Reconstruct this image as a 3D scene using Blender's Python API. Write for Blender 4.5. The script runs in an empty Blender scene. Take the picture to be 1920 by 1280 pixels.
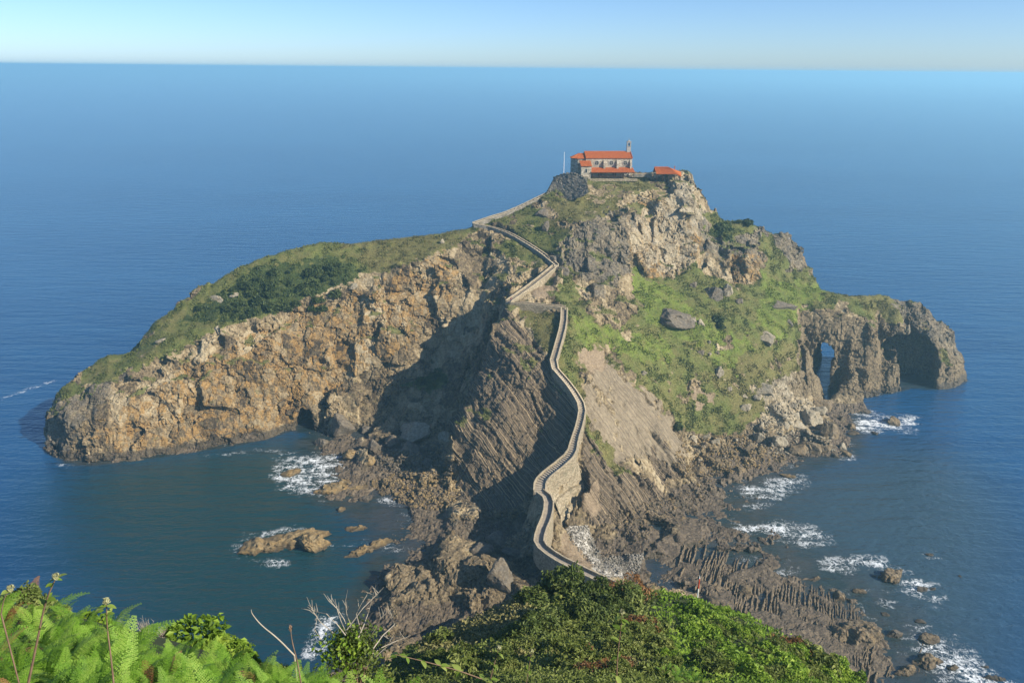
import bpy, bmesh, math, random
import numpy as np
from mathutils import Vector, Matrix, noise as mnoise
from mathutils.geometry import delaunay_2d_cdt
rad = math.radians
random.seed(7)
RNG = np.random.default_rng(11)
sc = bpy.context.scene
COL = sc.collection

# ------------------------------------------------------------------ camera
CAMZ, FPX, PITCH, ROLL = 123.0, 1440.0, rad(19.54), rad(0.53)
cd = bpy.data.cameras.new('camera')
cam = bpy.data.objects.new('camera', cd); COL.objects.link(cam)
cd.sensor_fit = 'HORIZONTAL'; cd.sensor_width = 36.0; cd.lens = 36.0*FPX/1920.0
cd.clip_start = 0.1; cd.clip_end = 90000.0
_R0 = Vector((1,0,0)); _F = Vector((0,math.cos(PITCH),-math.sin(PITCH))); _U0 = Vector((0,math.sin(PITCH),math.cos(PITCH)))
_R = _R0*math.cos(ROLL)+_U0*math.sin(ROLL); _U = -_R0*math.sin(ROLL)+_U0*math.cos(ROLL)
cam.matrix_world = Matrix(((_R.x,_U.x,-_F.x,0),(_R.y,_U.y,-_F.y,0),(_R.z,_U.z,-_F.z,CAMZ),(0,0,0,1)))
sc.camera = cam

# ------------------------------------------------------------------ world, sun, exposure
SUN_EL, SUN_AZ = rad(32), rad(117)          # azimuth clockwise from +Y (view direction)
w = bpy.data.worlds.new('World'); sc.world = w; w.use_nodes = True
nt = w.node_tree; nt.nodes.clear()
sky = nt.nodes.new('ShaderNodeTexSky'); sky.sky_type = 'NISHITA'; sky.sun_disc = False
sky.sun_elevation = SUN_EL; sky.sun_rotation = SUN_AZ; sky.altitude = 100
sky.air_density = 0.75; sky.dust_density = 0.4; sky.ozone_density = 7.0
bg = nt.nodes.new('ShaderNodeBackground'); bg.inputs[1].default_value = 0.105
ow = nt.nodes.new('ShaderNodeOutputWorld')
nt.links.new(sky.outputs[0], bg.inputs[0]); nt.links.new(bg.outputs[0], ow.inputs[0])
sd = bpy.data.lights.new('sun','SUN'); sd.energy = 5.0; sd.angle = rad(0.5); sd.color = (1.0,0.93,0.785)
sun = bpy.data.objects.new('sun', sd); COL.objects.link(sun)
SUNDIR = Vector((math.sin(SUN_AZ)*math.cos(SUN_EL), math.cos(SUN_AZ)*math.cos(SUN_EL), math.sin(SUN_EL)))
sun.rotation_euler = SUNDIR.to_track_quat('Z','Y').to_euler(); sun.location = SUNDIR*400
sc.view_settings.view_transform = 'Standard'
try: sc.view_settings.look = 'None'
except Exception: pass
sc.view_settings.exposure = 0.62; sc.view_settings.gamma = 1.0; sc.view_settings.use_curve_mapping = False
sc.render.engine = 'CYCLES'
sc.cycles.use_denoising = True
sc.cycles.max_bounces = 6; sc.cycles.diffuse_bounces = 3; sc.cycles.glossy_bounces = 3
sc.cycles.volume_bounces = 1; sc.cycles.transparent_max_bounces = 8
try: sc.cycles.volume_max_steps = 64
except Exception: pass

# ------------------------------------------------------------------ helpers
def ray(px, py):
    d = _R*((px-960)/FPX) + _U*(-(py-640)/FPX) + _F
    return d
def up(px, py, z=None, Y=None):
    """the point of the place seen at a photo pixel, at a known height or depth"""
    d = ray(px,py)
    t = (z-CAMZ)/d.z if Y is None else Y/d.y
    return Vector((d.x*t, d.y*t, CAMZ+d.z*t))
def proj(P):
    """photo pixels of an (n,3) array"""
    q = P - np.array((0,0,CAMZ))
    dep = q@np.array(_F); dep = np.where(dep<0.05,0.05,dep)
    return 960+FPX*(q@np.array(_R))/dep, 640-FPX*(q@np.array(_U))/dep
def inpoly(x, y, poly):
    ins = np.zeros(x.shape, bool); n = len(poly)
    for i in range(n):
        x0,y0 = poly[i]; x1,y1 = poly[(i+1)%n]
        if y0==y1: continue
        c = ((y0>y)!=(y1>y)) & (x < (x1-x0)*(y-y0)/(y1-y0)+x0)
        ins ^= c
    return ins
def hsh(ix,iy,iz,seed=0):
    h = (ix.astype(np.int64)*374761393 + iy.astype(np.int64)*668265263 + iz.astype(np.int64)*1440662683 + seed*974634541) & 0xFFFFFFFF
    h = ((h ^ (h>>13))*1274126177) & 0xFFFFFFFF
    h = ((h ^ (h>>15))*2246822519) & 0xFFFFFFFF
    h ^= h>>16
    return h.astype(np.float32)*np.float32(1/4294967296.0)
def vn(P, s, seed=0):
    """value noise -1..1 at wavelength s"""
    q = P/s; b = np.floor(q); f = (q-b).astype(np.float32); b = b.astype(np.int64)
    f = f*f*f*(f*(f*6-15)+10)
    out = np.zeros(len(P), np.float32)
    for dx in (0,1):
        wx = f[:,0] if dx else 1-f[:,0]
        for dy in (0,1):
            wy = f[:,1] if dy else 1-f[:,1]
            for dz in (0,1):
                wz = f[:,2] if dz else 1-f[:,2]
                out += wx*wy*wz*hsh(b[:,0]+dx,b[:,1]+dy,b[:,2]+dz,seed)
    return out*2-1
def fbm(P, s, o=3, seed=0):
    a, r, t = 1.0, 0, 0
    for i in range(o):
        r = r + a*vn(P, s, seed+i*17); t += a; a *= 0.5; s *= 0.5
    return r/t
def facet(P, s, seed=0, tilt=0.9, jit=0.6, ids=False):
    """random tilted planes on jittered cells: broken blocky rock, about -1..1; also the crack distance"""
    q = (P/s).astype(np.float32); b = np.floor(q-0.5).astype(np.int64)
    idv = np.zeros(len(P), np.float32); best = np.full(len(P), 9.0, np.float32); sec = best.copy(); val = np.zeros(len(P), np.float32)
    for dx in (0,1):
        for dy in (0,1):
            for dz in (0,1):
                i,j,k = b[:,0]+dx, b[:,1]+dy, b[:,2]+dz
                ox = q[:,0]-(i+0.5+jit*(hsh(i,j,k,seed)-0.5)); oy = q[:,1]-(j+0.5+jit*(hsh(i,j,k,seed+1)-0.5)); oz = q[:,2]-(k+0.5+jit*(hsh(i,j,k,seed+2)-0.5))
                d = ox*ox+oy*oy+oz*oz
                v = (hsh(i,j,k,seed+3)*2-1)*0.55 + tilt*(ox*(hsh(i,j,k,seed+4)*2-1)+oy*(hsh(i,j,k,seed+5)*2-1)+oz*(hsh(i,j,k,seed+6)*2-1))
                m = d<best
                sec = np.where(m, best, np.minimum(sec,d)); val = np.where(m, v, val)
                if ids: idv = np.where(m, hsh(i,j,k,seed+7), idv)
                best = np.where(m, d, best)
    if ids: return val, np.sqrt(sec)-np.sqrt(best), idv
    return val, np.sqrt(sec)-np.sqrt(best)
def strata(P, n, T, seed=0, warp=0.5, wl=14.0):
    n = np.array(n, float); n /= np.linalg.norm(n)
    s = (P@n)/T + warp*fbm(P, wl, 3, seed+5)*wl/T*0.25
    q1 = np.stack([s,s*0,s*0],1); s = s + 1.1*vn(q1,4.3,seed+8) + 0.5*vn(q1,1.9,seed+9)
    l = np.floor(s); f = s-l
    a = hsh(l.astype(np.int64), l.astype(np.int64)*0, l.astype(np.int64)*0, seed); b = hsh(l.astype(np.int64)+1, l.astype(np.int64)*0, l.astype(np.int64)*0, seed)
    k = np.clip((f-0.72)/0.28,0,1)
    return ((a*(1-k)+b*k)*2-1 + 0.35*(f-0.5))*(0.22+1.0*sstep(-0.35,0.45,vn(P,6.5,seed+11)))
def gblur(A, sig):
    r = int(max(1,round(sig*2.5))); k = np.exp(-0.5*(np.arange(-r,r+1)/sig)**2); k /= k.sum()
    B = np.pad(A, r, mode='edge')
    B = sum(k[i]*B[i:i+A.shape[0],:] for i in range(2*r+1))
    B = sum(k[i]*B[:,i:i+A.shape[1]] for i in range(2*r+1))
    return B
def sstep(a,b,x):
    t = np.clip((x-a)/(b-a),0,1); return t*t*(3-2*t)
def tin(points, xs, ys, edges=()):
    """heights on a grid from scattered 3-D points (triangulated)"""
    pts = np.array(points, float)
    v2 = [Vector((p[0],p[1])) for p in pts]
    vo, eo, fo, ov, oe, of = delaunay_2d_cdt(v2, list(edges), [], 0, 1e-4)
    zz = np.array([np.mean([pts[i][2] for i in o]) if len(o) else np.nan for o in ov])
    XY = np.array([(v.x,v.y) for v in vo])
    bad = np.isnan(zz)
    for i in np.nonzero(bad)[0]:
        d = ((XY-XY[i])**2).sum(1); d[bad] = 1e18; o = np.argsort(d)[:2]; zz[i] = zz[o].mean()
    H = np.full((len(xs),len(ys)), -6.0)
    x0,y0,dx,dy = xs[0],ys[0],xs[1]-xs[0],ys[1]-ys[0]
    for f in fo:
        a,b,c = XY[f[0]],XY[f[1]],XY[f[2]]; za,zb,zc = zz[f[0]],zz[f[1]],zz[f[2]]
        lo = np.minimum(np.minimum(a,b),c); hi = np.maximum(np.maximum(a,b),c)
        i0,i1 = max(0,int(math.ceil((lo[0]-x0)/dx))), min(len(xs)-1,int((hi[0]-x0)/dx))
        j0,j1 = max(0,int(math.ceil((lo[1]-y0)/dy))), min(len(ys)-1,int((hi[1]-y0)/dy))
        if i1<i0 or j1<j0: continue
        X,Yg = np.meshgrid(xs[i0:i1+1], ys[j0:j1+1], indexing='ij')
        den = (b[1]-c[1])*(a[0]-c[0])+(c[0]-b[0])*(a[1]-c[1])
        if abs(den)<1e-9: continue
        l1 = ((b[1]-c[1])*(X-c[0])+(c[0]-b[0])*(Yg-c[1]))/den
        l2 = ((c[1]-a[1])*(X-c[0])+(a[0]-c[0])*(Yg-c[1]))/den
        l3 = 1-l1-l2
        m = (l1>=-1e-6)&(l2>=-1e-6)&(l3>=-1e-6)
        sub = H[i0:i1+1,j0:j1+1]; sub[m] = (l1*za+l2*zb+l3*zc)[m]
    return H
class Grid:
    def __init__(s, xs, ys, A): s.xs,s.ys,s.A = xs,ys,A
    def __call__(s, x, y):
        x = np.asarray(x,float); y = np.asarray(y,float)
        u = np.clip((x-s.xs[0])/(s.xs[1]-s.xs[0]),0,len(s.xs)-1.001); v = np.clip((y-s.ys[0])/(s.ys[1]-s.ys[0]),0,len(s.ys)-1.001)
        i = u.astype(int); j = v.astype(int); u = u-i; v = v-j; A = s.A
        return A[i,j]*(1-u)*(1-v)+A[i+1,j]*u*(1-v)+A[i,j+1]*(1-u)*v+A[i+1,j+1]*u*v
def new_mesh(name, V, F, smooth=True):
    """mesh from numpy vertices and faces (all quads or all tris)"""
    me = bpy.data.meshes.new(name)
    V = np.asarray(V, np.float32); F = np.asarray(F, np.int32)
    me.vertices.add(len(V)); me.vertices.foreach_set('co', V.ravel())
    k = F.shape[1]
    me.loops.add(F.size); me.loops.foreach_set('vertex_index', F.ravel())
    me.polygons.add(len(F)); me.polygons.foreach_set('loop_start', np.arange(0,F.size,k,dtype=np.int32))
    me.polygons.foreach_set('use_smooth', np.full(len(F), smooth))
    me.update(calc_edges=True)
    return me
def attr(me, name, A):
    A = np.asarray(A, np.float32)
    if A.ndim==1:
        a = me.attributes.new(name,'FLOAT','POINT'); a.data.foreach_set('value', A)
    else:
        a = me.attributes.new(name,'FLOAT_COLOR','POINT')
        B = np.ones((len(A),4),np.float32); B[:,:A.shape[1]] = A; a.data.foreach_set('color', B.ravel())
def link(name, me, m=None, parent=None, loc=None):
    o = bpy.data.objects.new(name, me); COL.objects.link(o)
    if m is not None and me is not None:
        if len(me.materials)==0: me.materials.append(m)
    if parent is not None: o.parent = parent
    if loc is not None: o.location = loc
    return o
def tag(o, label=None, cat=None, group=None, kind=None):
    if label: o['label'] = label
    if cat: o['category'] = cat
    if group: o['group'] = group
    if kind: o['kind'] = kind
    return o
def thing(name, label, cat, loc=(0,0,0), rz=0, group=None):
    o = bpy.data.objects.new(name, None); COL.objects.link(o); o.location = loc; o.rotation_euler = (0,0,rz)
    o.empty_display_size = 0.2
    return tag(o, label, cat, group)
class MB:
    """collects shapes, links them as one mesh object"""
    def __init__(s): s.v=[]; s.f=[]
    def poly(s, pts, faces):
        b=len(s.v); s.v += [tuple(p) for p in pts]; s.f += [tuple(i+b for i in f) for f in faces]
    def box(s, c, d, rz=0, taper=1.0):
        x,y,z = d[0]/2,d[1]/2,d[2]/2; ca,sa = math.cos(rz),math.sin(rz); P=[]
        for k,(sx,sy,sz) in enumerate(((-1,-1,-1),(1,-1,-1),(1,1,-1),(-1,1,-1),(-1,-1,1),(1,-1,1),(1,1,1),(-1,1,1))):
            t = taper if sz>0 else 1
            a,b_ = sx*x*t, sy*y*t
            P.append((c[0]+a*ca-b_*sa, c[1]+a*sa+b_*ca, c[2]+sz*z))
        s.poly(P, [(0,3,2,1),(4,5,6,7),(0,1,5,4),(1,2,6,5),(2,3,7,6),(3,0,4,7)])
    def tube(s, path, radii, n=6):
        b=len(s.v); rings=[]
        for i,p in enumerate(path):
            p=Vector(p); a=Vector(path[max(0,i-1)]); c=Vector(path[min(len(path)-1,i+1)]); t=(c-a)
            t = t.normalized() if t.length>1e-9 else Vector((0,0,1))
            u=t.orthogonal().normalized(); w_=t.cross(u); r=radii[i] if hasattr(radii,'__len__') else radii
            ring=[]
            for k in range(n):
                q=p+(u*math.cos(2*math.pi*k/n)+w_*math.sin(2*math.pi*k/n))*r; ring.append(len(s.v)); s.v.append(tuple(q))
            rings.append(ring)
        for i in range(len(rings)-1):
            A,B=rings[i],rings[i+1]
            for k in range(n): s.f.append((A[k],A[(k+1)%n],B[(k+1)%n],B[k]))
        s.f.append(tuple(reversed(rings[0]))); s.f.append(tuple(rings[-1]))
    def mesh(s, name, smooth=False):
        me=bpy.data.meshes.new(name); me.from_pydata(s.v,[],s.f); me.update()
        if smooth: me.polygons.foreach_set('use_smooth',[True]*len(me.polygons))
        return me
    def build(s, name, m, parent=None, smooth=False):
        return link(name, s.mesh(name,smooth), m, parent)

# ------------------------------------------------------------------ materials
def nodes(name):
    m = bpy.data.materials.new(name); m.use_nodes = True; t = m.node_tree; t.nodes.clear()
    o = t.nodes.new('ShaderNodeOutputMaterial'); b = t.nodes.new('ShaderNodeBsdfPrincipled'); t.links.new(b.outputs[0], o.inputs[0])
    b.inputs['Specular IOR Level'].default_value = 0.25
    return m, t, b
class N:
    def __init__(s, t): s.t=t
    def n(s, kind, **kw):
        x = s.t.nodes.new('ShaderNode'+kind)
        for k,v in kw.items(): setattr(x,k,v)
        return x
    def l(s, a, b): s.t.links.new(a,b)
    def sock(s, inp, v):
        if isinstance(v, bpy.types.NodeSocket): s.l(v, inp)
        elif v is not None: inp.default_value = v
    def pos(s):
        return s.n('NewGeometry').outputs['Position']
    def noise(s, vec, scale, detail=4, rough=0.6, dist=0.0):
        x = s.n('TexNoise'); s.sock(x.inputs['Vector'],vec); x.inputs['Scale'].default_value=scale; x.inputs['Detail'].default_value=detail
        x.inputs['Roughness'].default_value=rough; x.inputs['Distortion'].default_value=dist; return x.outputs['Fac']
    def voro(s, vec, scale, feature='F1', out='Distance'):
        x = s.n('TexVoronoi', feature=feature); s.sock(x.inputs['Vector'],vec); x.inputs['Scale'].default_value=scale; return x.outputs[out]
    def ramp(s, fac, stops, interp='LINEAR'):
        x = s.n('ValToRGB'); s.sock(x.inputs[0],fac); cr=x.color_ramp; cr.interpolation=interp
        while len(cr.elements)<len(stops): cr.elements.new(0.5)
        for e,(p,c) in zip(cr.elements,stops):
            e.position=p; e.color=(c,c,c,1) if not hasattr(c,'__len__') else (*c[:3],1)
        return x.outputs[0]
    def mix(s, fac, a, b, mode='MIX'):
        x = s.n('Mix', data_type='RGBA', blend_type=mode); s.sock(x.inputs[0],fac)
        s.sock(x.inputs[6], (*a,1) if isinstance(a,tuple) else a); s.sock(x.inputs[7], (*b,1) if isinstance(b,tuple) else b); return x.outputs[2]
    def math(s, op, a, b=None, c=None):
        x = s.n('Math', operation=op); s.sock(x.inputs[0],a); s.sock(x.inputs[1],b)
        if c is not None: s.sock(x.inputs[2],c)
        return x.outputs[0]
    def scale(s, vec, v, rot=(0,0,0)):
        x = s.n('Mapping'); s.sock(x.inputs[0],vec); x.inputs['Scale'].default_value=v; x.inputs['Rotation'].default_value=rot; return x.outputs[0]
    def attr(s, name):
        return s.n('Attribute', attribute_name=name)
    def bump(s, h, strength=0.5, dist=0.1, prev=None):
        x = s.n('Bump'); s.sock(x.inputs['Height'],h); x.inputs['Strength'].default_value=strength; x.inputs['Distance'].default_value=dist
        if prev is not None: s.l(prev, x.inputs['Normal'])
        return x.outputs[0]
def simple(name, col, rough=0.8, var=0.25, scale=3.0, bump=0.0, obj=False):
    m,t,b = nodes(name); q=N(t)
    v = q.n('TexCoord').outputs['Object'] if obj else q.pos()
    f = q.noise(v, scale, 5)
    c0 = tuple(c*(1-var) for c in col); c1 = tuple(min(1,c*(1+var)) for c in col)
    q.sock(b.inputs['Base Color'], q.ramp(f,[(0.3,c0),(0.7,c1)])); b.inputs['Roughness'].default_value=rough
    if bump: q.sock(b.inputs['Normal'], q.bump(q.noise(v,scale*4,4),0.6,bump))
    return m
# ------------------------------------------------------------------ the island: surveyed points, then a solid with carved arches and caves
PTS = []
def A(px,py,z=None,Y=None):
    p = up(px,py,z,Y); PTS.append(p); return p
def W(x,y,z): PTS.append(Vector((x,y,z)))
def skirt(pts, dx, dy, z=-5.0):
    for p in pts: W(p.x+dx, p.y+dy, z)
# --- left headland: waterline, cliff, cliff top, crest
wl = [A(92,838,0), A(118,862,0), A(160,871,0), A(220,866,0), A(320,852,0), A(420,837,0), A(500,822,0), A(545,806,0), A(600,814,0), A(660,815,0)]
skirt(wl[:8], 0, -3.5)
W(wl[0].x-5, wl[0].y+2, -5); W(wl[0].x-6, wl[0].y+14, -5)
for px,py,Y in ((105,812,231),(140,790,228.5),(250,745,236),(350,722,242),(450,700,249),(550,690,257),(650,690,260),(735,650,262),(815,640,267),
                (112,765,233),(200,705,244),(300,648,253),(400,610,260),(500,592,266),(600,550,274),(700,514,281),(800,482,288),(868,452,297)): A(px,py,Y=Y)
crest = [A(84,788,Y=234),A(100,738,Y=241),(A(200,661,Y=256)),A(300,592,Y=268),A(380,535,Y=277),A(460,490,Y=285),A(540,462,Y=292),A(605,446,Y=297),A(660,452,Y=300),A(780,440,Y=306),A(885,424,Y=308)]
for p in crest[1:]:
    W(p.x*1.02, p.y+13, p.z*0.6); W(p.x*1.03, p.y+24, -5)
for px,py,Y in ((250,665,256),(350,600,266),(440,545,274),(520,520,279),(600,490,287),(700,480,291),(790,460,297)): A(px,py,Y=Y)
# --- cove in front of the shaded corner
for px,py,z in ((690,800,2.5),(740,800,4),(790,798,5),(835,792,6),(720,770,6)): A(px,py,z=z)
for px,py,Y in ((780,740,256),(832,728,257),(860,680,262),(900,600,269),(905,520,285),(950,540,272),(960,480,288),(932,478,291),(880,476,294),(862,560,275),(980,530,274),(1000,505,280)): A(px,py,Y=Y)
# --- ridge up to the summit, back side
u = [A(890,420,Y=308),A(950,400,Y=312),A(1000,375,Y=316),A(1025,352,Y=320),A(1048,333,Y=326)]
for p in u: W(p.x, p.y+14, p.z*0.6); W(p.x, p.y+28, -5)
# --- path bench: corner at the crest, down to the hairpin
for px,py,Y in ((900,428,304),(960,447,296),(1000,472,288),(1036,499,277),(1000,440,299),(1040,470,289)): A(px,py,Y=Y)
for px,py,z in ((1000,534,51),(955,570,48),(1010,571,47.5),(1058,577,47.5),(1040,545,48.5),(1060,520,52)): A(px,py,z=z)
# --- spur of tilted beds under the hairpin
E = [A(948,570,Y=250),A(925,620,Y=240),A(905,690,Y=231),A(880,750,Y=222),A(852,797,Y=213)]
for px,py,Y in ((846,842,210),(858,890,207),(872,925,203)): A(px,py,Y=Y)
for x,y,z in ((-19,227,6),(-21.5,216,5),(-20,236,6),(-13,241,15),(-9,250,30),(-22,208,3)): W(x,y,z)
D = [A(1000,630,Y=236),A(1035,692,Y=221.5)]
for px,py,Y in ((960,660,228),(980,720,218),(950,780,211),(900,800,211),(940,860,205),(900,880,204),(900,930,199),(955,930,197),(880,860,206),
                (1012,780,214),(1040,755,214),(1032,830,207),(992,850,205),(1000,895,198)): A(px,py,Y=Y)
for px,py,z in ((985,960,4.0),(985,1010,2),(950,1050,1.4),(900,1000,1.6),(985,1085,1.5),(930,975,2.5)): A(px,py,z=z)
# --- ground below the stair line
STAIR = [(1058,580,47.5),(1057,610,44.5),(1046,650,40.5),(1035,687,36.5),(1060,715,33.5),(1078,738,31),(1093,765,28.3),(1088,795,25.4),(1078,825,22.5),(1072,852,20),
         (1050,872,18.3),(1026,890,16.8),(1013,905,15.5),(1012,922,14.5)]
STW = [up(a,b,c) for a,b,c in STAIR]
for p in STW: W(p.x, p.y, p.z-0.8)
# --- right of the stair: grass, slab, ribs
for px,py,Y in ((1100,600,250),(1120,640,242),(1100,672,231),(1118,690,230),(1180,662,244),(1112,755,213.5),(1140,850,203),(1104,830,203),(1160,760,222),(1212,760,228),
                (1278,838,233),(1275,800,235),(1232,880,213),(1190,862,210),(1120,950,189),(1100,900,193),(1097,860,198)): A(px,py,Y=Y)
for px,py,z in ((1250,940,2.2),(1180,962,3),(1088,935,9),(1075,965,5.5),(1062,995,4),(1105,1005,3),(1130,1060,1.6),(1190,1065,1),(1200,1010,3.2),(1235,1000,2.2),(1150,1000,3.2),
                (1048,1010,6.5),(1062,1035,6),(1095,1062,6),(1125,1085,6)): A(px,py,z=z)
# --- big right slope
for px,py,Y in ((1130,560,267),(1180,522,280),(1250,517,292),(1320,492,299),(1230,590,268),(1320,600,271),(1400,600,278),(1250,680,250),(1340,700,253),(1430,640,270),
                (1200,720,236.5),(1280,770,242),(1400,755,252),(1340,800,244),(1420,812,243.5),(1480,600,285),(1430,700,260),(1480,745,262)): A(px,py,Y=Y)
# --- cliffs under the summit
for px,py,Y in ((1062,450,287),(1150,402,300),(1190,390,303),(1190,545,277),(1100,522,275),(1160,480,287),(1050,480,281),(1060,400,304),(1100,370,313),(1020,420,302),(1100,346,321),
                (1150,352,319),(1230,378,312),(1230,450,303),(1292,400,309),(1300,462,303),(1130,575,264),(1150,590,260)): A(px,py,Y=Y)
for px,py in ((1050,333),(1110,329),(1200,329),(1280,329)): A(px,py,z=80.3)
for x in (19,40,60,78): W(x,352,80.3); W(x+1,362,40); W(x+2,370,-5)
for px,py,Y in ((1296,345,325),(1310,370,320),(1320,398,322)): A(px,py,Y=Y)
hump = [A(1350,410,Y=325),A(1400,404,Y=325),A(1440,433,Y=325),A(1475,435,Y=325),A(1502,455,Y=325),A(1514,500,Y=322),A(1540,521,Y=318)]
for p in hump: W(p.x+1, p.y+12, p.z*0.55); W(p.x+2, p.y+24, -5)
for px,py,Y in ((1340,470,306),(1400,480,306),(1450,482,312),(1345,522,296),(1420,545,297),(1480,522,308),(1500,560,297),(1440,560,292)): A(px,py,Y=Y)
# --- headland with the two arches
ar = [A(1590,544,Y=300),A(1640,538,Y=306),A(1690,556,Y=308),A(1742,570,Y=307),A(1772,606,Y=307),A(1796,660,Y=306),A(1813,700,Y=303)]
for p in ar: W(p.x+1, p.y+9, p.z*0.55); W(p.x+2, p.y+17, -5)
fr = [A(1512,742,0),A(1560,737,0),A(1602,743,0),A(1650,736,0),A(1700,724,0),A(1770,728,0),A(1806,716,0)]
skirt(fr[1:],1,-3); W(fr[6].x+5, fr[6].y, -5); W(fr[6].x+5, fr[6].y+8, -5)
for px,py,Y in ((1500,622,284),(1520,680,281),(1572,620,288),(1642,610,290),(1600,580,292),(1700,602,294),(1745,640,297),(1775,690,296),(1600,690,283)): A(px,py,Y=Y)
# --- shores, beach, rock platform
for px,py,z in ((1540,762,2.0),(1600,802,-0.3),(1590,852,-0.3),(1500,864,-0.2),(1400,884,0.2),(1350,922,0.4),(1480,802,4),(1300,850,3),(1300,902,2),(1260,960,1.2),(1330,1000,0.3),(1300,1060,0.5),(1250,1040,1),
                (1560,800,2.0),(1560,840,1.5),(1450,850,1.5),(1370,860,2.2),(1380,1050,0.15),(1450,1080,0.15),(1560,1115,0),(1640,1190,0),(1700,1290,0),(1620,1290,1),(1500,1205,1.1),(1400,1130,0.8),(1320,1100,1.2),
                (1450,950,-1.5),(1600,1000,-3),(1700,850,-4),(1700,1150,-1.5),(1850,1250,-2),(1900,1000,-4),(1640,790,-2.5),(1650,870,-3),(1385,960,-0.5),(1500,900,-1.5),
                (640,842,0.6),(620,872,-0.8),(660,882,1),(600,938,-0.8),(690,902,1.4),(760,905,2.0),(840,932,1.8),(760,962,-0.4),(720,935,-0.3),(800,1000,0.2),(775,1062,-0.1),(850,1005,1.4),(640,930,0.4),
                (560,830,-1.0),(560,900,-3),(640,1000,-3),(500,950,-4),(300,950,-5),(700,1040,-1.6),(600,1150,-4),(400,1150,-5),(690,985,-1.0),
                (700,1128,1.5),(655,1150,-0.8),(720,1180,1),(680,1215,-0.8),(800,1180,2),(640,1230,-2)): A(px,py,z=z)
for px,py,Y in ((725,1118,155),(760,1068,161),(830,1046,161),(892,1048,160),(850,1100,153.5),(892,1140,148.5),(800,1142,150),(922,1100,155.5),(760,1105,157)): A(px,py,Y=Y)
for x,y,z in ((22,140,11),(8,128,14),(26,128,14),(-20,128,6),(50,125,6),(80,118,3),(-60,120,-3),(120,118,-3),(-330,110,-6),(330,110,-6),(330,420,-6),(-330,420,-6),(0,420,-6),(-180,330,-6),(-200,230,-6),(230,300,-6),(0,90,10),(-60,90,-3),(80,90,8)): W(x,y,z)

for p in crest[1:]+u+hump[:6]: p.z += 0.9
GS = 0.8
gx = np.arange(-172, 206, GS); gy = np.arange(104, 378, GS)
Hraw = tin([tuple(p) for p in PTS], gx, gy)
GX,GY = np.meshgrid(gx, gy, indexing='ij')

# --- what covers the ground, as outlines seen from the path
GRASS = [
 [(80,792),(100,735),(200,655),(300,588),(460,486),(605,440),(700,444),(780,434),(885,416),(892,434),(868,448),(820,476),(760,498),(700,513),(640,538),(600,550),(540,573),(500,593),(430,610),(400,622),(330,652),(270,688),(200,716),(140,757)],
 [(900,421),(950,396),(1000,370),(1030,346),(1060,345),(1100,365),(1160,390),(1185,386),(1140,400),(1090,420),(1050,450),(1040,492),(1010,468),(960,443),(905,427)],
 [(925,455),(980,462),(1012,484),(1000,500),(950,482)],
 [(1100,330),(1180,331),(1240,345),(1200,363),(1150,368),(1160,396),(1110,402),(1095,372)],
 [(1040,560),(1062,500),(1082,530),(1100,590),(1130,605),(1165,622),(1195,570),(1180,500),(1230,525),(1262,520),(1300,490),(1332,512),(1380,540),(1420,530),(1440,495),(1520,512),(1560,528),(1640,536),(1600,572),(1530,572),(1500,592),(1498,640),(1500,690),(1470,700),(1425,722),(1440,765),(1400,806),(1330,812),(1280,805),(1240,762),(1200,715),(1140,652),(1110,652),(1092,642),(1085,700),(1108,760),(1098,790),(1075,722),(1042,687),(1062,610),(1062,585)],
 [(958,578),(1052,588),(1050,620),(1036,672),(1010,645),(985,605)],
 [(1312,394),(1345,402),(1400,402),(1425,430),(1390,438),(1370,455),(1335,440)],
 [(1420,440),(1446,440),(1470,470),(1482,512),(1440,505)],
 [(1560,532),(1640,536),(1690,575),(1700,600),(1655,608),(1600,592)],
 [(1745,640),(1775,660),(1785,690),(1755,680)],
 [(755,722),(828,692),(850,718),(808,742)],
 [(1090,790),(1105,780),(1160,868),(1190,900),(1160,885),(1120,850)],
]
DARKVEG = [[(330,620),(430,545),(480,500),(600,490),(660,500),(690,520),(640,545),(560,570),(480,590),(400,600)],[(755,722),(828,692),(850,718),(808,742)],[(1370,405),(1400,400),(1420,415),(1390,425)],[(1330,410),(1370,420),(1368,455),(1345,440)]]
BRIGHTVEG = [[(1180,505),(1250,530),(1320,600),(1420,640),(1380,700),(1300,640),(1200,600)],[(1065,590),(1130,610),(1250,640),(1260,680),(1150,660),(1090,640)],[(1430,520),(1560,535),(1500,590),(1460,640),(1420,600)]]
DRYVEG = [[(610,450),(700,445),(885,420),(870,455),(760,500),(690,512),(670,470)],[(1000,375),(1180,335),(1240,345),(1150,400),(1050,440)],[(1085,640),(1110,760),(1190,900),(1120,850),(1080,720)],[(958,578),(1052,588),(1036,672)],[(1560,532),(1700,560),(1790,690),(1655,608)],[(1320,700),(1500,640),(1500,690),(1400,800)]]
SLAB = [[(1108,700),(1135,676),(1200,720),(1250,780),(1282,830),(1278,872),(1200,850),(1160,868),(1130,830),(1100,772)]]
SOIL = [[(1080,650),(1120,645),(1135,690),(1108,702),(1085,690)],[(990,545),(1038,508),(1042,548),(1010,562)],[(1300,720),(1360,760),(1340,800),(1300,770)],[(1055,1000),(1130,1080),(1150,1095),(1085,1068),(1050,1030)],[(1090,930),(1120,900),(1130,960),(1105,975)]]
STRA = [[(945,572),(1040,692),(1092,762),(1075,850),(1010,905),(960,960),(870,945),(840,800),(900,690)]]
STRB = [[(1096,778),(1112,790),(1165,872),(1265,930),(1260,965),(1110,985),(1085,930)],[(1185,795),(1245,815),(1290,890),(1240,905)]]
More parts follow.
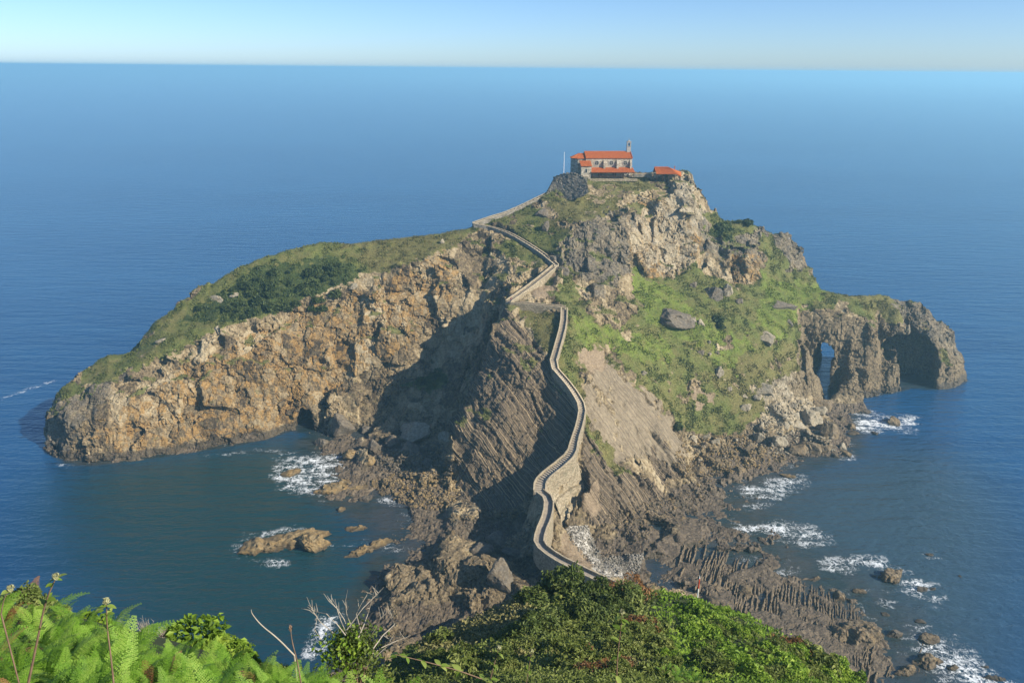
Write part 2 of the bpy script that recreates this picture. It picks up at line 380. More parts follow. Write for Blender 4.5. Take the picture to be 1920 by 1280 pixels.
ORANGE = [[(150,830),(300,720),(560,580),(700,540),(850,460),(860,520),(780,640),(640,720),(540,800),(300,850)],[(1185,370),(1260,385),(1318,420),(1310,500),(1230,520),(1180,460)],[(1360,470),(1440,470),(1430,560),(1380,540)],[(1640,590),(1670,640),(1650,740),(1600,740)]]
PALE = [[(1240,335),(1290,335),(1320,400),(1312,450),(1262,400)],[(1180,390),(1200,480),(1260,510),(1300,500),(1290,400),(1230,380)],[(1380,700),(1500,690),(1520,760),(1560,800),(1440,800)]]
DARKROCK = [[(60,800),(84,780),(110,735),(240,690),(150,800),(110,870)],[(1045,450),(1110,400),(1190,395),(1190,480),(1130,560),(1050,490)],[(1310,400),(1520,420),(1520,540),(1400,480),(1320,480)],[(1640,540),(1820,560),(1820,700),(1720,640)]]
BEACH = [[(600,940),(700,890),(850,860),(960,940),(1010,1000),(1010,1100),(700,1110),(780,1000)],[(1180,960),(1290,880),(1420,870),(1360,960),(1340,1080),(1700,1290),(1200,1290),(1160,1060)]]
BROWN = [[(1490,590),(1640,600),(1760,640),(1815,690),(1810,750),(1490,750)],[(680,1190),(690,1110),(740,1050),(830,1020),(910,1035),(960,1100),(940,1200),(800,1240)],[(1100,950),(1250,920),(1340,960),(1330,1060),(1200,1040)],[(1260,880),(1420,820),(1610,800),(1610,870),(1400,890)]]
PEBBLE = [[(1062,990),(1100,985),(1130,1050),(1210,1035),(1190,1085),(1130,1080),(1075,1020)]]
def mask(u, v, polys):
    m = np.zeros(u.shape, bool)
    for p in polys: m |= inpoly(u, v, p)
    return m
P2 = np.stack([GX.ravel(),GY.ravel(),np.maximum(Hraw,0).ravel()],1)
u2,v2 = proj(P2)
grass2 = mask(u2,v2,GRASS).reshape(GX.shape).astype(float)
slab2 = mask(u2,v2,SLAB+SOIL).reshape(GX.shape).astype(float)
str2 = mask(u2,v2,STRA+STRB).reshape(GX.shape).astype(float)
low2 = (Hraw<1.5).astype(float)
Hs = gblur(Hraw,1.0); Hg = gblur(Hraw,3.0)
wg = gblur(np.clip(grass2+slab2,0,1),1.5)
H2 = Hs*(1-wg)+Hg*wg
# the masonry apron stands in front of the ground: cut the ground back behind it
APR=[[(1016,925,14.4),(1024,905,15.2),(1046,887,16.2),(1064,874,17.2),(1086,860,17.6)],[(1040,943,10.3),(1047,932,10.3),(1064,919,10.3),(1078,912,10.5),(1095,902,10.8)],[(1050,966,6.7),(1056,956,6.7),(1072,943,6.7),(1085,934,6.7),(1099,928,6.8)],[(1050,1003,2.2),(1062,990,2.4),(1080,976,2.6),(1090,967,3.2),(1100,955,3.8)]]
apts=[tuple(up(a_,b_,c_)) for r_ in APR for a_,b_,c_ in r_]
HA=tin(apts,gx,gy); H2=np.where(HA>-5.9,np.minimum(H2,HA-1.3),H2); aprm=(HA>-5.9)
# benches cut for the paths
PATH2=[[(953,567,48.2),(1002,532,51),(1042,499,54.2)],[(1043,498,54.3),(1022,480,56.2),(1000,465,58.2),(960,441,61.3),(925,428,62.8),(889,421,64.0)]]
bench=np.zeros(GX.shape,bool); near=np.zeros(GX.shape,bool)
for pl in [STAIR]+PATH2:
    w_=[up(*p) for p in pl]
    for a_,b_ in zip(w_[:-1],w_[1:]):
        n_=max(2,int((b_-a_).length/0.7))
        for i in range(n_+1):
            p=a_.lerp(b_,i/n_); d_=np.hypot(GX-p.x,GY-p.y); m_=d_<2.4; H2[m_]=np.minimum(H2[m_],p.z-0.55); near|=d_<4.2
HG = Grid(gx, gy, H2)
rock2 = np.where(aprm|near,0.08,1)*np.clip(1-gblur(np.clip(grass2*0.9+slab2*0.9+low2*0.6,0,1),1.2),0.04,1)

# --- solid: signed field on a 3-D grid
zs = np.arange(-2.4, 86.0, GS)
gxm = np.gradient(H2, GS, axis=0); gym = np.gradient(H2, GS, axis=1)
kk = 1/np.sqrt(1+np.minimum(gxm**2+gym**2, 9.0))
F = ((zs[None,None,:]-H2[:,:,None])*kk[:,:,None]).astype(np.float32)
I,J,K = np.nonzero(np.abs(F)<3.7)
Pb = np.stack([gx[I],gy[J],zs[K]],1).astype(np.float32)
rk = rock2[I,J].astype(np.float32); sr = str2[I,J].astype(np.float32)
wv = np.stack([fbm(Pb,9,2,101),fbm(Pb,9,2,102),fbm(Pb,9,2,103)],1)*2.2
flute = np.where((Pb[:,0]>18)&(Pb[:,0]<88),0.55,0.85).astype(np.float32); zst = np.stack([np.ones_like(flute),np.ones_like(flute),flute],1)
md_ = 0.35+0.9*sstep(-0.25,0.35,fbm(Pb,13,2,45))
fa,_ = facet((Pb+wv)*zst, 9.5, 21)
fb_,_ = facet((Pb+wv)*zst, 4.6, 31)
disp = rk*(1-0.75*sr)*(2.9*fa+1.25*md_*fb_+0.5*fbm(Pb,14,3,41)) + (1-rk)*0.35*fbm(Pb,7,3,43)
sa = strata(Pb,(0.80,0.35,0.45),2.3,51); 
disp += sr*0.75*sa
disp *= np.where(Pb[:,0]>88,0.62,1.0)
disp *= np.clip((Pb[:,2]+2.5)/2.5,0,1)*np.clip((82.5-Pb[:,2])/3.0,0,1)
F[I,J,K] -= disp
# arches and caves
def carve(fn, lo, hi):
    i0,i1 = np.searchsorted(gx,lo[0]),np.searchsorted(gx,hi[0]); j0,j1 = np.searchsorted(gy,lo[1]),np.searchsorted(gy,hi[1]); k1 = np.searchsorted(zs,hi[2])
    X,Y_,Z = np.meshgrid(gx[i0:i1],gy[j0:j1],zs[:k1],indexing='ij')
    Q = np.stack([X.ravel(),Y_.ravel(),Z.ravel()],1)
    d = fn(X,Y_,Z) + (0.9*fbm(Q,5,3,61)+0.7*facet(Q,3.2,63)[0]).reshape(X.shape)
    S = F[i0:i1,j0:j1,:k1]; S[:] = np.maximum(S, (-d).astype(np.float32))
a1 = up(1533,738,z=0); d1 = Vector((a1.x,a1.y,0)).normalized(); n1 = Vector((d1.y,-d1.x,0))
def tun1(X,Y_,Z):
    s = (X-a1.x)*n1.x+(Y_-a1.y)*n1.y; t = (X-a1.x)*d1.x+(Y_-a1.y)*d1.y
    s = s - 0.04*t - np.clip(10-Z,0,10)*0.08
    return np.maximum(np.maximum(np.abs(s)-3.8, Z-(20.8-(s/3.8)**2*3.0)), -4.0-t)
carve(tun1,(a1.x-16,a1.y-6,0),(a1.x+22,a1.y+60,26))
a2 = up(1691,714,z=0); d2 = Vector((a2.x-34,a2.y,0)).normalized(); n2 = Vector((d2.y,-d2.x,0))
def tun2(X,Y_,Z):
    s = (X-a2.x)*n2.x+(Y_-a2.y)*n2.y; t = (X-a2.x)*d2.x+(Y_-a2.y)*d2.y
    hw = 12.3-np.clip(t,0,30)*0.10; c = 23.5-np.clip(t,0,40)*0.30
    s = s + np.clip(Z-8,0,20)*0.12
    return np.maximum(np.maximum(np.abs(s)-hw, Z-(c-(s/hw)**2*8.0)), np.maximum(t-11.5, -12.0-t))
carve(tun2,(a2.x-34,a2.y-14,0),(a2.x+24,a2.y+40,30))
def ell(c, r):
    return lambda X,Y_,Z: (np.sqrt(((X-c[0])/r[0])**2+((Y_-c[1])/r[1])**2+((Z-c[2])/r[2])**2)-1)*min(r)
for px,py,r in ((572,800,(4.2,8,7.5)),(683,786,(3.6,7,6.5)),(1420,520,(2.5,3,3)),(1240,372,(7,2.5,1.6))):
    c = up(px,py,z=0.5) if py>700 else up(px,py,Y=318 if px<1300 else 300)
    if py>700: c.y += 3
    carve(ell(c,r),(c.x-r[0]*1.6,c.y-r[1]*1.6,0),(c.x+r[0]*1.6,c.y+r[1]*1.6,c.z+r[2]*1.6))

def surface_nets(F, xs, ys, zs):
    S = F<0
    c = [S[a:S.shape[0]-1+a, b:S.shape[1]-1+b, d:S.shape[2]-1+d] for a in (0,1) for b in (0,1) for d in (0,1)]
    anyi = c[0].copy(); alli = c[0].copy()
    for q in c[1:]: anyi |= q; alli &= q
    act = anyi & ~alli
    idx = np.full(act.shape, -1, np.int32); ii = np.nonzero(act); n = len(ii[0]); idx[ii] = np.arange(n, dtype=np.int32)
    acc = np.zeros((n,3)); cnt = np.zeros(n)
    corners = [(a,b,d) for a in (0,1) for b in (0,1) for d in (0,1)]
    for a in corners:
        for ax in range(3):
            if a[ax]: continue
            b = list(a); b[ax]=1
            fa_ = F[ii[0]+a[0],ii[1]+a[1],ii[2]+a[2]]; fb2 = F[ii[0]+b[0],ii[1]+b[1],ii[2]+b[2]]
            m = (fa_<0)!=(fb2<0); t = np.where(m, fa_/(fa_-fb2+1e-12), 0)
            p = np.array(a,float)[None,:].repeat(n,0); p[:,ax] += t
            acc += p*m[:,None]; cnt += m
    V = acc/cnt[:,None] + np.stack(ii,1)
    V *= np.array((xs[1]-xs[0],ys[1]-ys[0],zs[1]-zs[0])); V += np.array((xs[0],ys[0],zs[0]))
    Q = []
    for ax in range(3):
        sl0 = [slice(None)]*3; sl1 = [slice(None)]*3; sl0[ax]=slice(0,-1); sl1[ax]=slice(1,None)
        s0 = S[tuple(sl0)]; s1 = S[tuple(sl1)]
        o = [k for k in range(3) if k!=ax]
        e = np.nonzero(s0!=s1); ok = (e[o[0]]>0)&(e[o[0]]<F.shape[o[0]]-1)&(e[o[1]]>0)&(e[o[1]]<F.shape[o[1]]-1)
        e = [q[ok] for q in e]
        def cell(da,db):
            q = list(e); q[o[0]] = e[o[0]]-da; q[o[1]] = e[o[1]]-db; return idx[q[0],q[1],q[2]]
        quad = np.stack([cell(1,1),cell(0,1),cell(0,0),cell(1,0)],1)
        flip = s0[tuple(e)].copy()
        if ax==1: flip = ~flip
        quad[~flip] = quad[~flip][:,::-1]
        Q.append(quad[(quad>=0).all(1)])
    return V, np.concatenate(Q)
V,Q = surface_nets(F, gx, gy, zs)
del F
# drop crumbs that float free: keep what hangs together
par = np.arange(len(V))
for _ in range(14):
    m = np.minimum.reduce([par[Q[:,k]] for k in range(4)]); new = par.copy()
    for k in range(4): np.minimum.at(new, Q[:,k], m)
    new = new[new]; new = new[new]
    if (new==par).all(): break
    par = new
lab, cn = np.unique(par, return_counts=True); keepl = set(lab[cn>400].tolist())
kv = np.isin(par, list(keepl)); Q = Q[kv[Q].all(1)]
# hidden far side stays coarse enough; refine once
qc = V[Q].mean(1); qn = np.cross(V[Q[:,2]]-V[Q[:,0]], V[Q[:,3]]-V[Q[:,1]]); qn /= np.linalg.norm(qn,axis=1,keepdims=True)+1e-9
vd_ = np.array((0,0,CAMZ))-qc; vd_ /= np.linalg.norm(vd_,axis=1,keepdims=True)
far_q = ((qn*vd_).sum(1) < -0.30)|(qc[:,1]<126)
Vc, Qc = V.copy(), Q[far_q]; Q = Q[~far_q]
used = np.zeros(len(V),bool); used[Q.ravel()] = True; rm = np.cumsum(used)-1; V = V[used]; Q = rm[Q]
used = np.zeros(len(Vc),bool); used[Qc.ravel()] = True; rm = np.cumsum(used)-1; Vc = Vc[used]; Qc = rm[Qc]
me0 = new_mesh('tmp', V, Q); ob0 = bpy.data.objects.new('tmp', me0); COL.objects.link(ob0)
md = ob0.modifiers.new('s','SUBSURF'); md.levels = 1; md.render_levels = 1
dg = bpy.context.evaluated_depsgraph_get(); ev = ob0.evaluated_get(dg); mm = bpy.data.meshes.new_from_object(ev)
V = np.empty(len(mm.vertices)*3, np.float32); mm.vertices.foreach_get('co', V); V = V.reshape(-1,3)
NV = np.empty(len(mm.vertices)*3, np.float32); mm.vertex_normals.foreach_get('vector', NV); NV = NV.reshape(-1,3)
Q = np.empty(len(mm.polygons)*4, np.int32); mm.loops.foreach_get('vertex_index', Q); Q = Q.reshape(-1,4)
bpy.data.objects.remove(ob0); bpy.data.meshes.remove(me0); bpy.data.meshes.remove(mm)
cn_ = np.zeros((len(Vc),3)); fn_ = np.cross(Vc[Qc[:,2]]-Vc[Qc[:,0]], Vc[Qc[:,3]]-Vc[Qc[:,1]])
for k in range(4): np.add.at(cn_, Qc[:,k], fn_)
cn_ /= np.linalg.norm(cn_,axis=1,keepdims=True)+1e-9
Q = np.concatenate([Q, Qc+len(V)]).astype(np.int32); V = np.concatenate([V,Vc]).astype(np.float32); NV = np.concatenate([NV,cn_]).astype(np.float32)

# --- cover masks on the vertices
u,v = proj(V)
jx = 14*fbm(V,6,3,71)+6*vn(V,1.6,75); jy = 12*fbm(V,6,3,72)+6*vn(V,1.6,76)
def vm(polys, j=1.0): return mask(u+jx*j, v+jy*j, polys).astype(np.float32)
grass = vm(GRASS)
nz = NV[:,2]
backside = (V[:,1] > 0) & (v < 0)
thr = 0.42+0.25*fbm(V,5,3,77)
grass *= (nz>thr)
tip = np.clip((300-u)/160,0,1)*(fbm(V,4,3,78)>-0.15)*np.clip((u<420),0,1)
grass = np.where((u<300)&(fbm(V,3,3,79) < -0.25+0.55*np.clip((300-u)/220,0,1)), 0, grass)
crg = vm([[(940,400),(1030,345),(1060,372),(1110,372),(1160,395),(1050,440),(1000,440),(940,425)],[(1100,330),(1240,335),(1240,370),(1160,398),(1110,400)]])*(fbm(V*np.array((1,1,1.6)),5,3,85)>0.10); grass = grass*(1-crg)
# grass on ledges of the rock and on the seaward side
far = (NV@np.array((0,1,0))>0.25)&(V[:,2]>14)
grass = np.where(far&(nz>0.5), 1, grass)
ledge = (nz>0.80)&(V[:,2]>16)&(fbm(V,5,3,83)>0.10)
grass = np.maximum(grass, ledge*0.8)
patch = vm([[(1185,500),(1500,520),(1500,700),(1420,800),(1250,760),(1090,620)]])*(fbm(V,4,3,84)>0.30)
slab = vm(SLAB,1.3)*(fbm(V*np.array((1,1,0.5)),4.5,3,88)<0.33); soil = vm(SOIL,0.7); sta = vm(STRA,0.5); stb = vm(STRB,0.5)
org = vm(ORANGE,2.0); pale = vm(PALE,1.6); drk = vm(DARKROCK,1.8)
bro = patch*(vm([[(1240,640),(1500,620),(1510,700),(1440,800),(1300,810),(1220,730)],[(1090,560),(1200,600),(1180,700),(1090,640)]],1.0)>0.5)*(fbm(V,3,3,86)>0.05); grass = grass*(1-bro)
beach = ((V[:,2]<2.6)&(nz>0.55)).astype(np.float32); peb = vm(PEBBLE,0.5)
beach = np.maximum(beach*(1-peb),0)
grass = grass*(1-slab)*(1-peb)*(V[:,2]>3.0)
soil = np.clip(soil*(1-grass*0.5),0,1)
vd = vm(DARKVEG,1.5); vb = vm(BRIGHTVEG,1.5); vy = vm(DRYVEG,1.5)
# --- fine relief
rk = 1-np.clip(grass+slab*0.85+soil*0.6+beach*0.4+peb*0.9,0,1); st = np.maximum(sta,stb)
wv = np.stack([fbm(V,4,2,201),fbm(V,4,2,202),fbm(V,4,2,203)],1)*0.8
wL = np.stack([fbm(V,9,2,101),fbm(V,9,2,102),fbm(V,9,2,103)],1)*2.2 + np.stack([fbm(V,2.2,3,104),fbm(V,2.2,3,105),fbm(V,2.2,3,106)],1)*0.55
ckA = sstep(-0.1,0.35,fbm(V,7,2,107)); ckB = sstep(0.0,0.4,fbm(V,5,2,108))
flute = np.where((V[:,0]>18)&(V[:,0]<88),0.55,0.85); zst = np.stack([np.ones_like(flute),np.ones_like(flute),flute],1)
md_ = 0.38+0.75*sstep(-0.2,0.4,fbm(V,8,2,46))
_,cA,idA = facet((V+wL)*zst, 9.5, 21, ids=True)
_,cB,idB = facet((V+wL)*zst, 4.6, 31, ids=True)
f1,c1,id1 = facet((V+wv)*zst, 2.3, 91, ids=True)
f2,c2 = facet(V+wv*0.5, 1.05, 95)
dsp = rk*(1-0.35*st)*(0.74*md_*f1+0.32*md_*f2 - 0.30*md_*np.clip(0.10-c1,0,0.1)/0.1 - 0.55*ckB*np.clip(0.06-cB,0,0.06)/0.06 - 0.6*ckA*np.clip(0.045-cA,0,0.045)/0.045) + rk*(0.10*vn(V,0.9,97)+0.22*(1-md_)*fbm(V,2.0,3,98))
blk = 0.42*idA+0.36*idB+0.22*id1
dsp += sta*0.52*strata(V,(0.80,0.30,0.52),1.05,111,1.2) + stb*0.95*strata(V,(0.88,0.30,0.36),1.0,112,0.5)
dsp += grass*(0.30*fbm(V,2.6,3,115)+0.35*vd*np.abs(fbm(V,3.2,2,116))) + slab*(0.16*strata(V,(0.3,0.8,0.5),0.8,117,0.3)+0.42*strata(V,(0.85,-0.15,0.5),2.6,127,0.7)+0.12*fbm(V,2,3,118)+0.25*facet(V,3.0,129)[0]*(fbm(V,8,2,130)>0)) + soil*0.15*fbm(V,2,3,119)
pf,pc = facet(V,0.9,121)
plat = vm([[(1290,1050),(1480,1050),(1640,1130),(1760,1290),(1500,1290),(1290,1110)],[(1180,1000),(1340,930),(1400,960),(1330,1080),(1200,1080)]],0.5)
dsp += ((1-0.8*plat)*beach*(0.28*pf+0.30*facet(V,2.2,125)[0]) + peb*0.14*pf)
V = V + NV*dsp[:,None]
me = new_mesh('island', V, Q)
rkq = rk[Q].mean(1); me.polygons.foreach_set('use_smooth', rkq<0.5)
attr(me,'cover',np.stack([grass,np.maximum(sta,stb),slab],1)); attr(me,'tone',np.stack([org,pale,drk],1)); attr(me,'ground',np.stack([soil,beach,peb],1)); attr(me,'brown',vm(BROWN,1.3)); attr(me,'blk',blk); attr(me,'veg',np.stack([vd,vb,vy],1))

m_isl,t,b = nodes('island_ground'); q = N(t)
P = q.pos(); sepz = q.n('SeparateXYZ'); q.l(P, sepz.inputs[0]); Z = sepz.outputs[2]
def rgb(name):
    a = q.attr(name); s = q.n('SeparateColor'); q.l(a.outputs['Color'], s.inputs[0]); return s.outputs
cov, tone, grd, veg = rgb('cover'), rgb('tone'), rgb('ground'), rgb('veg')
n1 = q.noise(P,0.35,6,0.65); n2 = q.noise(P,1.6,5,0.65); n3 = q.noise(P,0.09,4,0.6); n4 = q.noise(q.scale(P,(1,1,0.25)),0.9,4,0.7)
bk = q.attr('blk').outputs['Fac']
rmix = q.math('ADD',q.math('MULTIPLY',n2,0.40),q.math('ADD',q.math('MULTIPLY',n4,0.32),q.math('MULTIPLY',bk,0.36)))
rockc = q.ramp(rmix,[(0.40,(0.050,0.038,0.025)),(0.48,(0.135,0.100,0.058)),(0.57,(0.255,0.190,0.106)),(0.69,(0.40,0.32,0.20))])
orangec = q.ramp(n2,[(0.28,(0.11,0.062,0.024)),(0.5,(0.285,0.165,0.055)),(0.75,(0.44,0.295,0.125))])
fo = q.math('MULTIPLY', tone[0], q.ramp(q.math('ADD',q.math('MULTIPLY',n1,0.45),q.math('ADD',q.math('MULTIPLY',n4,0.25),q.math('MULTIPLY',q.math('FRACT',q.math('MULTIPLY',bk,7.3)),0.30))),[(0.47,0.0),(0.60,0.85)]))
c = q.mix(fo, rockc, orangec)
palec = q.ramp(n2,[(0.3,(0.24,0.20,0.135)),(0.7,(0.49,0.415,0.295))])
c = q.mix(q.math('MULTIPLY',tone[1],q.ramp(n1,[(0.38,0.1),(0.6,0.85)])), c, palec)
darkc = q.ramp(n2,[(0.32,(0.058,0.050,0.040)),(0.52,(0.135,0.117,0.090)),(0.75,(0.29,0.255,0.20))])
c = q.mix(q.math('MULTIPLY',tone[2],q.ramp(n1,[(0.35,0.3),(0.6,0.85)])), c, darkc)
# lichen and sparse green on rock
c = q.mix(q.ramp(q.noise(P,0.55,6,0.7),[(0.58,0.0),(0.70,0.45)]), c, (0.16,0.155,0.055))
c = q.mix(q.math('MULTIPLY',q.attr('brown').outputs['Fac'],0.85), c, q.ramp(n2,[(0.30,(0.055,0.041,0.026)),(0.5,(0.155,0.116,0.068)),(0.72,(0.30,0.235,0.142))]))
bed = q.n('VectorMath', operation='DOT_PRODUCT'); q.l(P,bed.inputs[0]); bed.inputs[1].default_value=(0.80,0.32,0.50)
bw = q.math('ADD', q.math('MULTIPLY',bed.outputs['Value'],1.5), q.math('MULTIPLY',n3,5.0))
bedn = q.n('TexNoise', noise_dimensions='1D'); q.l(bw,bedn.inputs['W']); bedn.inputs['Scale'].default_value=1.6; bedn.inputs['Detail'].default_value=3
strc = q.ramp(bedn.outputs['Fac'],[(0.34,(0.048,0.037,0.026)),(0.48,(0.115,0.086,0.057)),(0.58,(0.185,0.139,0.087)),(0.70,(0.35,0.26,0.15))])
strc = q.mix(q.ramp(n2,[(0.35,0.0),(0.75,0.5)]), strc, (0.165,0.124,0.080))
c = q.mix(cov[1], c, strc)
slabc = q.ramp(q.math('ADD',q.math('MULTIPLY',n4,0.35),q.math('ADD',q.math('MULTIPLY',n2,0.35),q.math('MULTIPLY',q.noise(P,0.13,5,0.7),0.30))),[(0.32,(0.105,0.080,0.053)),(0.48,(0.22,0.172,0.112)),(0.70,(0.37,0.298,0.198))])
slabc = q.mix(q.ramp(bedn.outputs['Fac'],[(0.36,0.55),(0.50,0.0)]), slabc, (0.10,0.078,0.052)); slabc = q.mix(q.ramp(q.voro(q.scale(P,(0.5,0.5,0.28)),0.55,'DISTANCE_TO_EDGE'),[(0.0,0.28),(0.03,0.0)]), slabc, (0.055,0.043,0.03))
c = q.mix(cov[2], c, slabc)
soilc = q.ramp(n2,[(0.3,(0.17,0.12,0.075)),(0.7,(0.33,0.25,0.16))])
c = q.mix(grd[0], c, soilc)
beachc0 = 0
beachc = q.ramp(q.math('ADD',q.math('MULTIPLY',q.voro(P,1.1,out='Color'),0.4),q.math('MULTIPLY',n2,0.6)),[(0.2,(0.045,0.034,0.026)),(0.45,(0.105,0.080,0.058)),(0.62,(0.175,0.132,0.090)),(0.85,(0.30,0.23,0.145))])
c = q.mix(q.math('MULTIPLY',grd[1],0.9), c, beachc)
pebc = q.ramp(q.voro(P,1.8,out='Color'),[(0.0,(0.22,0.20,0.17)),(0.5,(0.42,0.38,0.32)),(1.0,(0.60,0.56,0.49))])
c = q.mix(grd[2], c, pebc)
gn = q.noise(P,2.2,5,0.7)
gcol = q.ramp(gn,[(0.28,(0.045,0.058,0.016)),(0.5,(0.12,0.135,0.034)),(0.75,(0.21,0.205,0.065))])
gdark = q.ramp(gn,[(0.28,(0.024,0.037,0.011)),(0.6,(0.058,0.08,0.021)),(0.8,(0.11,0.13,0.04))])
gbri = q.ramp(gn,[(0.28,(0.075,0.11,0.018)),(0.55,(0.18,0.23,0.036)),(0.78,(0.29,0.31,0.07))])
gdry = q.ramp(gn,[(0.28,(0.075,0.066,0.022)),(0.55,(0.18,0.155,0.055)),(0.78,(0.30,0.245,0.115))])
gbig = q.noise(P,0.16,5,0.7); gcol = q.mix(q.ramp(gbig,[(0.42,0.0),(0.60,0.8)]), gcol, gdry); gbri = q.mix(q.ramp(gbig,[(0.30,0.75),(0.50,0.0)]), gbri, gdark)
g = q.mix(q.math('MULTIPLY',veg[2],q.ramp(n1,[(0.35,0.35),(0.6,1.0)])), gcol, gdry); g = q.mix(q.math('MULTIPLY',veg[1],q.ramp(n1,[(0.4,0.15),(0.6,0.9)])), g, gbri); g = q.mix(q.math('MULTIPLY',veg[0],q.ramp(n1,[(0.3,0.4),(0.55,1.0)])), g, gdark)
c = q.mix(cov[0], c, g)
# tide band: wet dark rock with weed
wn = q.math('ADD', Z, q.math('MULTIPLY_ADD',n1,-3.2,-0.9))
wet = q.math('MULTIPLY', q.ramp(q.math('MULTIPLY_ADD',wn,0.25,0.5),[(0.40,0.86),(0.62,0.0)]), q.math('MULTIPLY_ADD',grd[1],-0.72,1.0))
c = q.mix(wet, c, q.ramp(n2,[(0.3,(0.030,0.026,0.020)),(0.7,(0.085,0.066,0.042))]))
q.sock(b.inputs['Base Color'], c)
q.sock(b.inputs['Roughness'], q.math('SUBTRACT',0.93,q.math('MULTIPLY',wet,0.35)))
hb = q.math('ADD', q.math('MULTIPLY',q.noise(P,1.5,8,0.72),0.7), q.math('MULTIPLY',q.voro(P,1.3,'DISTANCE_TO_EDGE'),0.25))
hb = q.math('ADD', hb, q.math('MULTIPLY',q.math('MULTIPLY',bedn.outputs['Fac'],cov[1]),0.8))
q.sock(b.inputs['Normal'], q.bump(hb,0.8,0.5))
island = link('island', me, m_isl); tag(island, kind='structure')

_o = Vector((0,0,CAMZ))
def hit(px, py):
    ok, loc, nor, fi = island.ray_cast(_o, ray(px,py).normalized(), distance=2000)
    return (loc, nor) if ok else (up(px,py,z=0.0), Vector((0,0,1)))
def ground(x, y, top=130):
    ok, loc, nor, fi = island.ray_cast(Vector((x,y,top)), Vector((0,0,-1)), distance=300)
    return loc.z if ok else -2.4
# ------------------------------------------------------------------ the sea
def axis(lo, hi, far0, far1, st):
    a = list(np.arange(lo,hi,st)); s=st; x=hi
    while x<far1: a.append(x); s*=1.22; x+=s
    a.append(far1); s=st; x=lo; pre=[]
    while x>far0: s*=1.22; x-=s; pre.append(max(x,far0))
    return np.array(pre[::-1]+a)
sx = axis(-260,300,-40000,40000,1.25); sy = axis(100,430,-300,40000,1.25)
SX,SY = np.meshgrid(sx,sy,indexing='ij')
SP = np.stack([SX.ravel(),SY.ravel(),np.zeros(SX.size)],1)
su,sv = proj(SP)
FOAM = [([(525,868),(600,848),(655,858),(662,882),(622,905),(590,935),(540,925),(512,895)],1.0),([(690,928),(720,925),(765,952),(755,962),(715,945)],1.2),([(700,1020),(780,1018),(785,1030),(705,1030)],1.0),
 ([(428,1046),(470,1058),(540,1050),(560,1056),(500,1066),(430,1060)],1.2),([(440,1012),(520,990),(592,978),(600,990),(520,1000),(450,1026)],1.2),([(560,1060),(610,1038),(625,1030),(600,1050)],0.9),
 ([(650,1128),(612,1150),(575,1178),(545,1235),(600,1235),(622,1182),(655,1140)],1.3),([(1388,918),(1480,890),(1520,900),(1440,918),(1420,940),(1400,940)],1.0),
 ([(1365,962),(1400,975),(1480,972),(1560,995),(1582,1020),(1500,1028),(1430,1012),(1370,990)],0.95),([(1360,985),(1410,1005),(1400,1010)],0.9),([(1498,1052),(1580,1036),(1672,1040),(1668,1056),(1610,1074),(1570,1078),(1540,1064)],1.1),
 ([(1705,1038),(1750,1030),(1775,1045),(1740,1052)],1.2),([(1690,1075),(1730,1090),(1770,1110),(1745,1120),(1715,1105),(1690,1092)],1.2),([(1640,1120),(1690,1130),(1680,1150),(1640,1140)],0.9),
 ([(1610,782),(1660,788),(1720,775),(1725,790),(1660,806),(1610,808)],1.2),([(1565,763),(1600,762),(1600,768),(1565,768)],1.1),([(1580,852),(1612,850),(1612,860),(1580,862)],1.2),([(1630,735),(1665,732),(1670,740),(1630,744)],1.0),
 ([(1740,1185),(1770,1220),(1860,1262),(1920,1275),(1920,1290),(1800,1285),(1750,1235),(1725,1200)],1.2),([(1805,1160),(1832,1165),(1830,1172),(1805,1172)],1.1),([(1740,1270),(1800,1262),(1850,1280),(1760,1290)],1.0),
 ([(375,852),(440,842),(520,838),(520,846),(440,852),(375,860)],0.9),([(100,866),(150,874),(160,880),(110,878)],1.1),([(0,745),(60,720),(112,706),(110,716),(50,735),(0,752)],0.9),([(1860,1190),(1920,1212),(1920,1218),(1870,1200)],1.0),
 ([(1380,900),(1500,880),(1540,910),(1430,960),(1380,960)],.75),([(1330,1030),(1450,1040),(1500,1090),(1400,1085)],.6),([(1640,1045),(1790,1090),(1780,1150),(1690,1160),(1640,1100)],.55),([(1690,1160),(1800,1180),(1870,1250),(1780,1290),(1700,1230)],.65),([(1590,768),(1740,778),(1725,812),(1600,818)],.8),([(500,842),(680,838),(705,890),(600,950),(500,912)],.65),([(620,1010),(700,1000),(790,1035),(700,1045),(640,1040)],.5),
 ([(1440,1065),(1480,1060),(1520,1100),(1480,1110)],0.7),([(650,830),(668,828),(668,845),(650,848)],1.1)]
foam = np.zeros(SX.size)
jn = np.stack([SP[:,0],SP[:,1],SP[:,2]],1)
jx = 7*fbm(jn,7,3,301); jy = 5*fbm(jn,7,3,302)
for p,a in FOAM: foam = np.maximum(foam, a*inpoly(su+jx,sv+jy,p))
ISL=[(518,1022,172,58,.3),(592,1020,56,48,.5),(672,991,44,18,.1),(690,1030,84,16,.65),(553,884,38,22,.4),(1673,1082,56,26,.4),(1530,1086,28,10,.2),(1610,1108,30,14,-.3),(1676,1190,32,20,.1),(1732,1196,42,24,.2),(1742,1040,16,8,0),(1730,1105,22,10,.2),(1742,1240,66,34,.3),(1676,792,28,18,.2),(1868,1272,44,14,.4),(1625,772,20,10,0),(1602,742,60,14,0),(1590,851,34,14,0)]
for x_,y_,w_,h_,an in ISL:
    e=np.hypot((su+jx*0.6-x_)/(w_*0.5+5),(sv+jy*0.6-y_-2)/(h_*0.62+5)); foam=np.maximum(foam,0.62*((e>0.6)&(e<1.06)&(fbm(jn,6,2,311)>-0.12)))
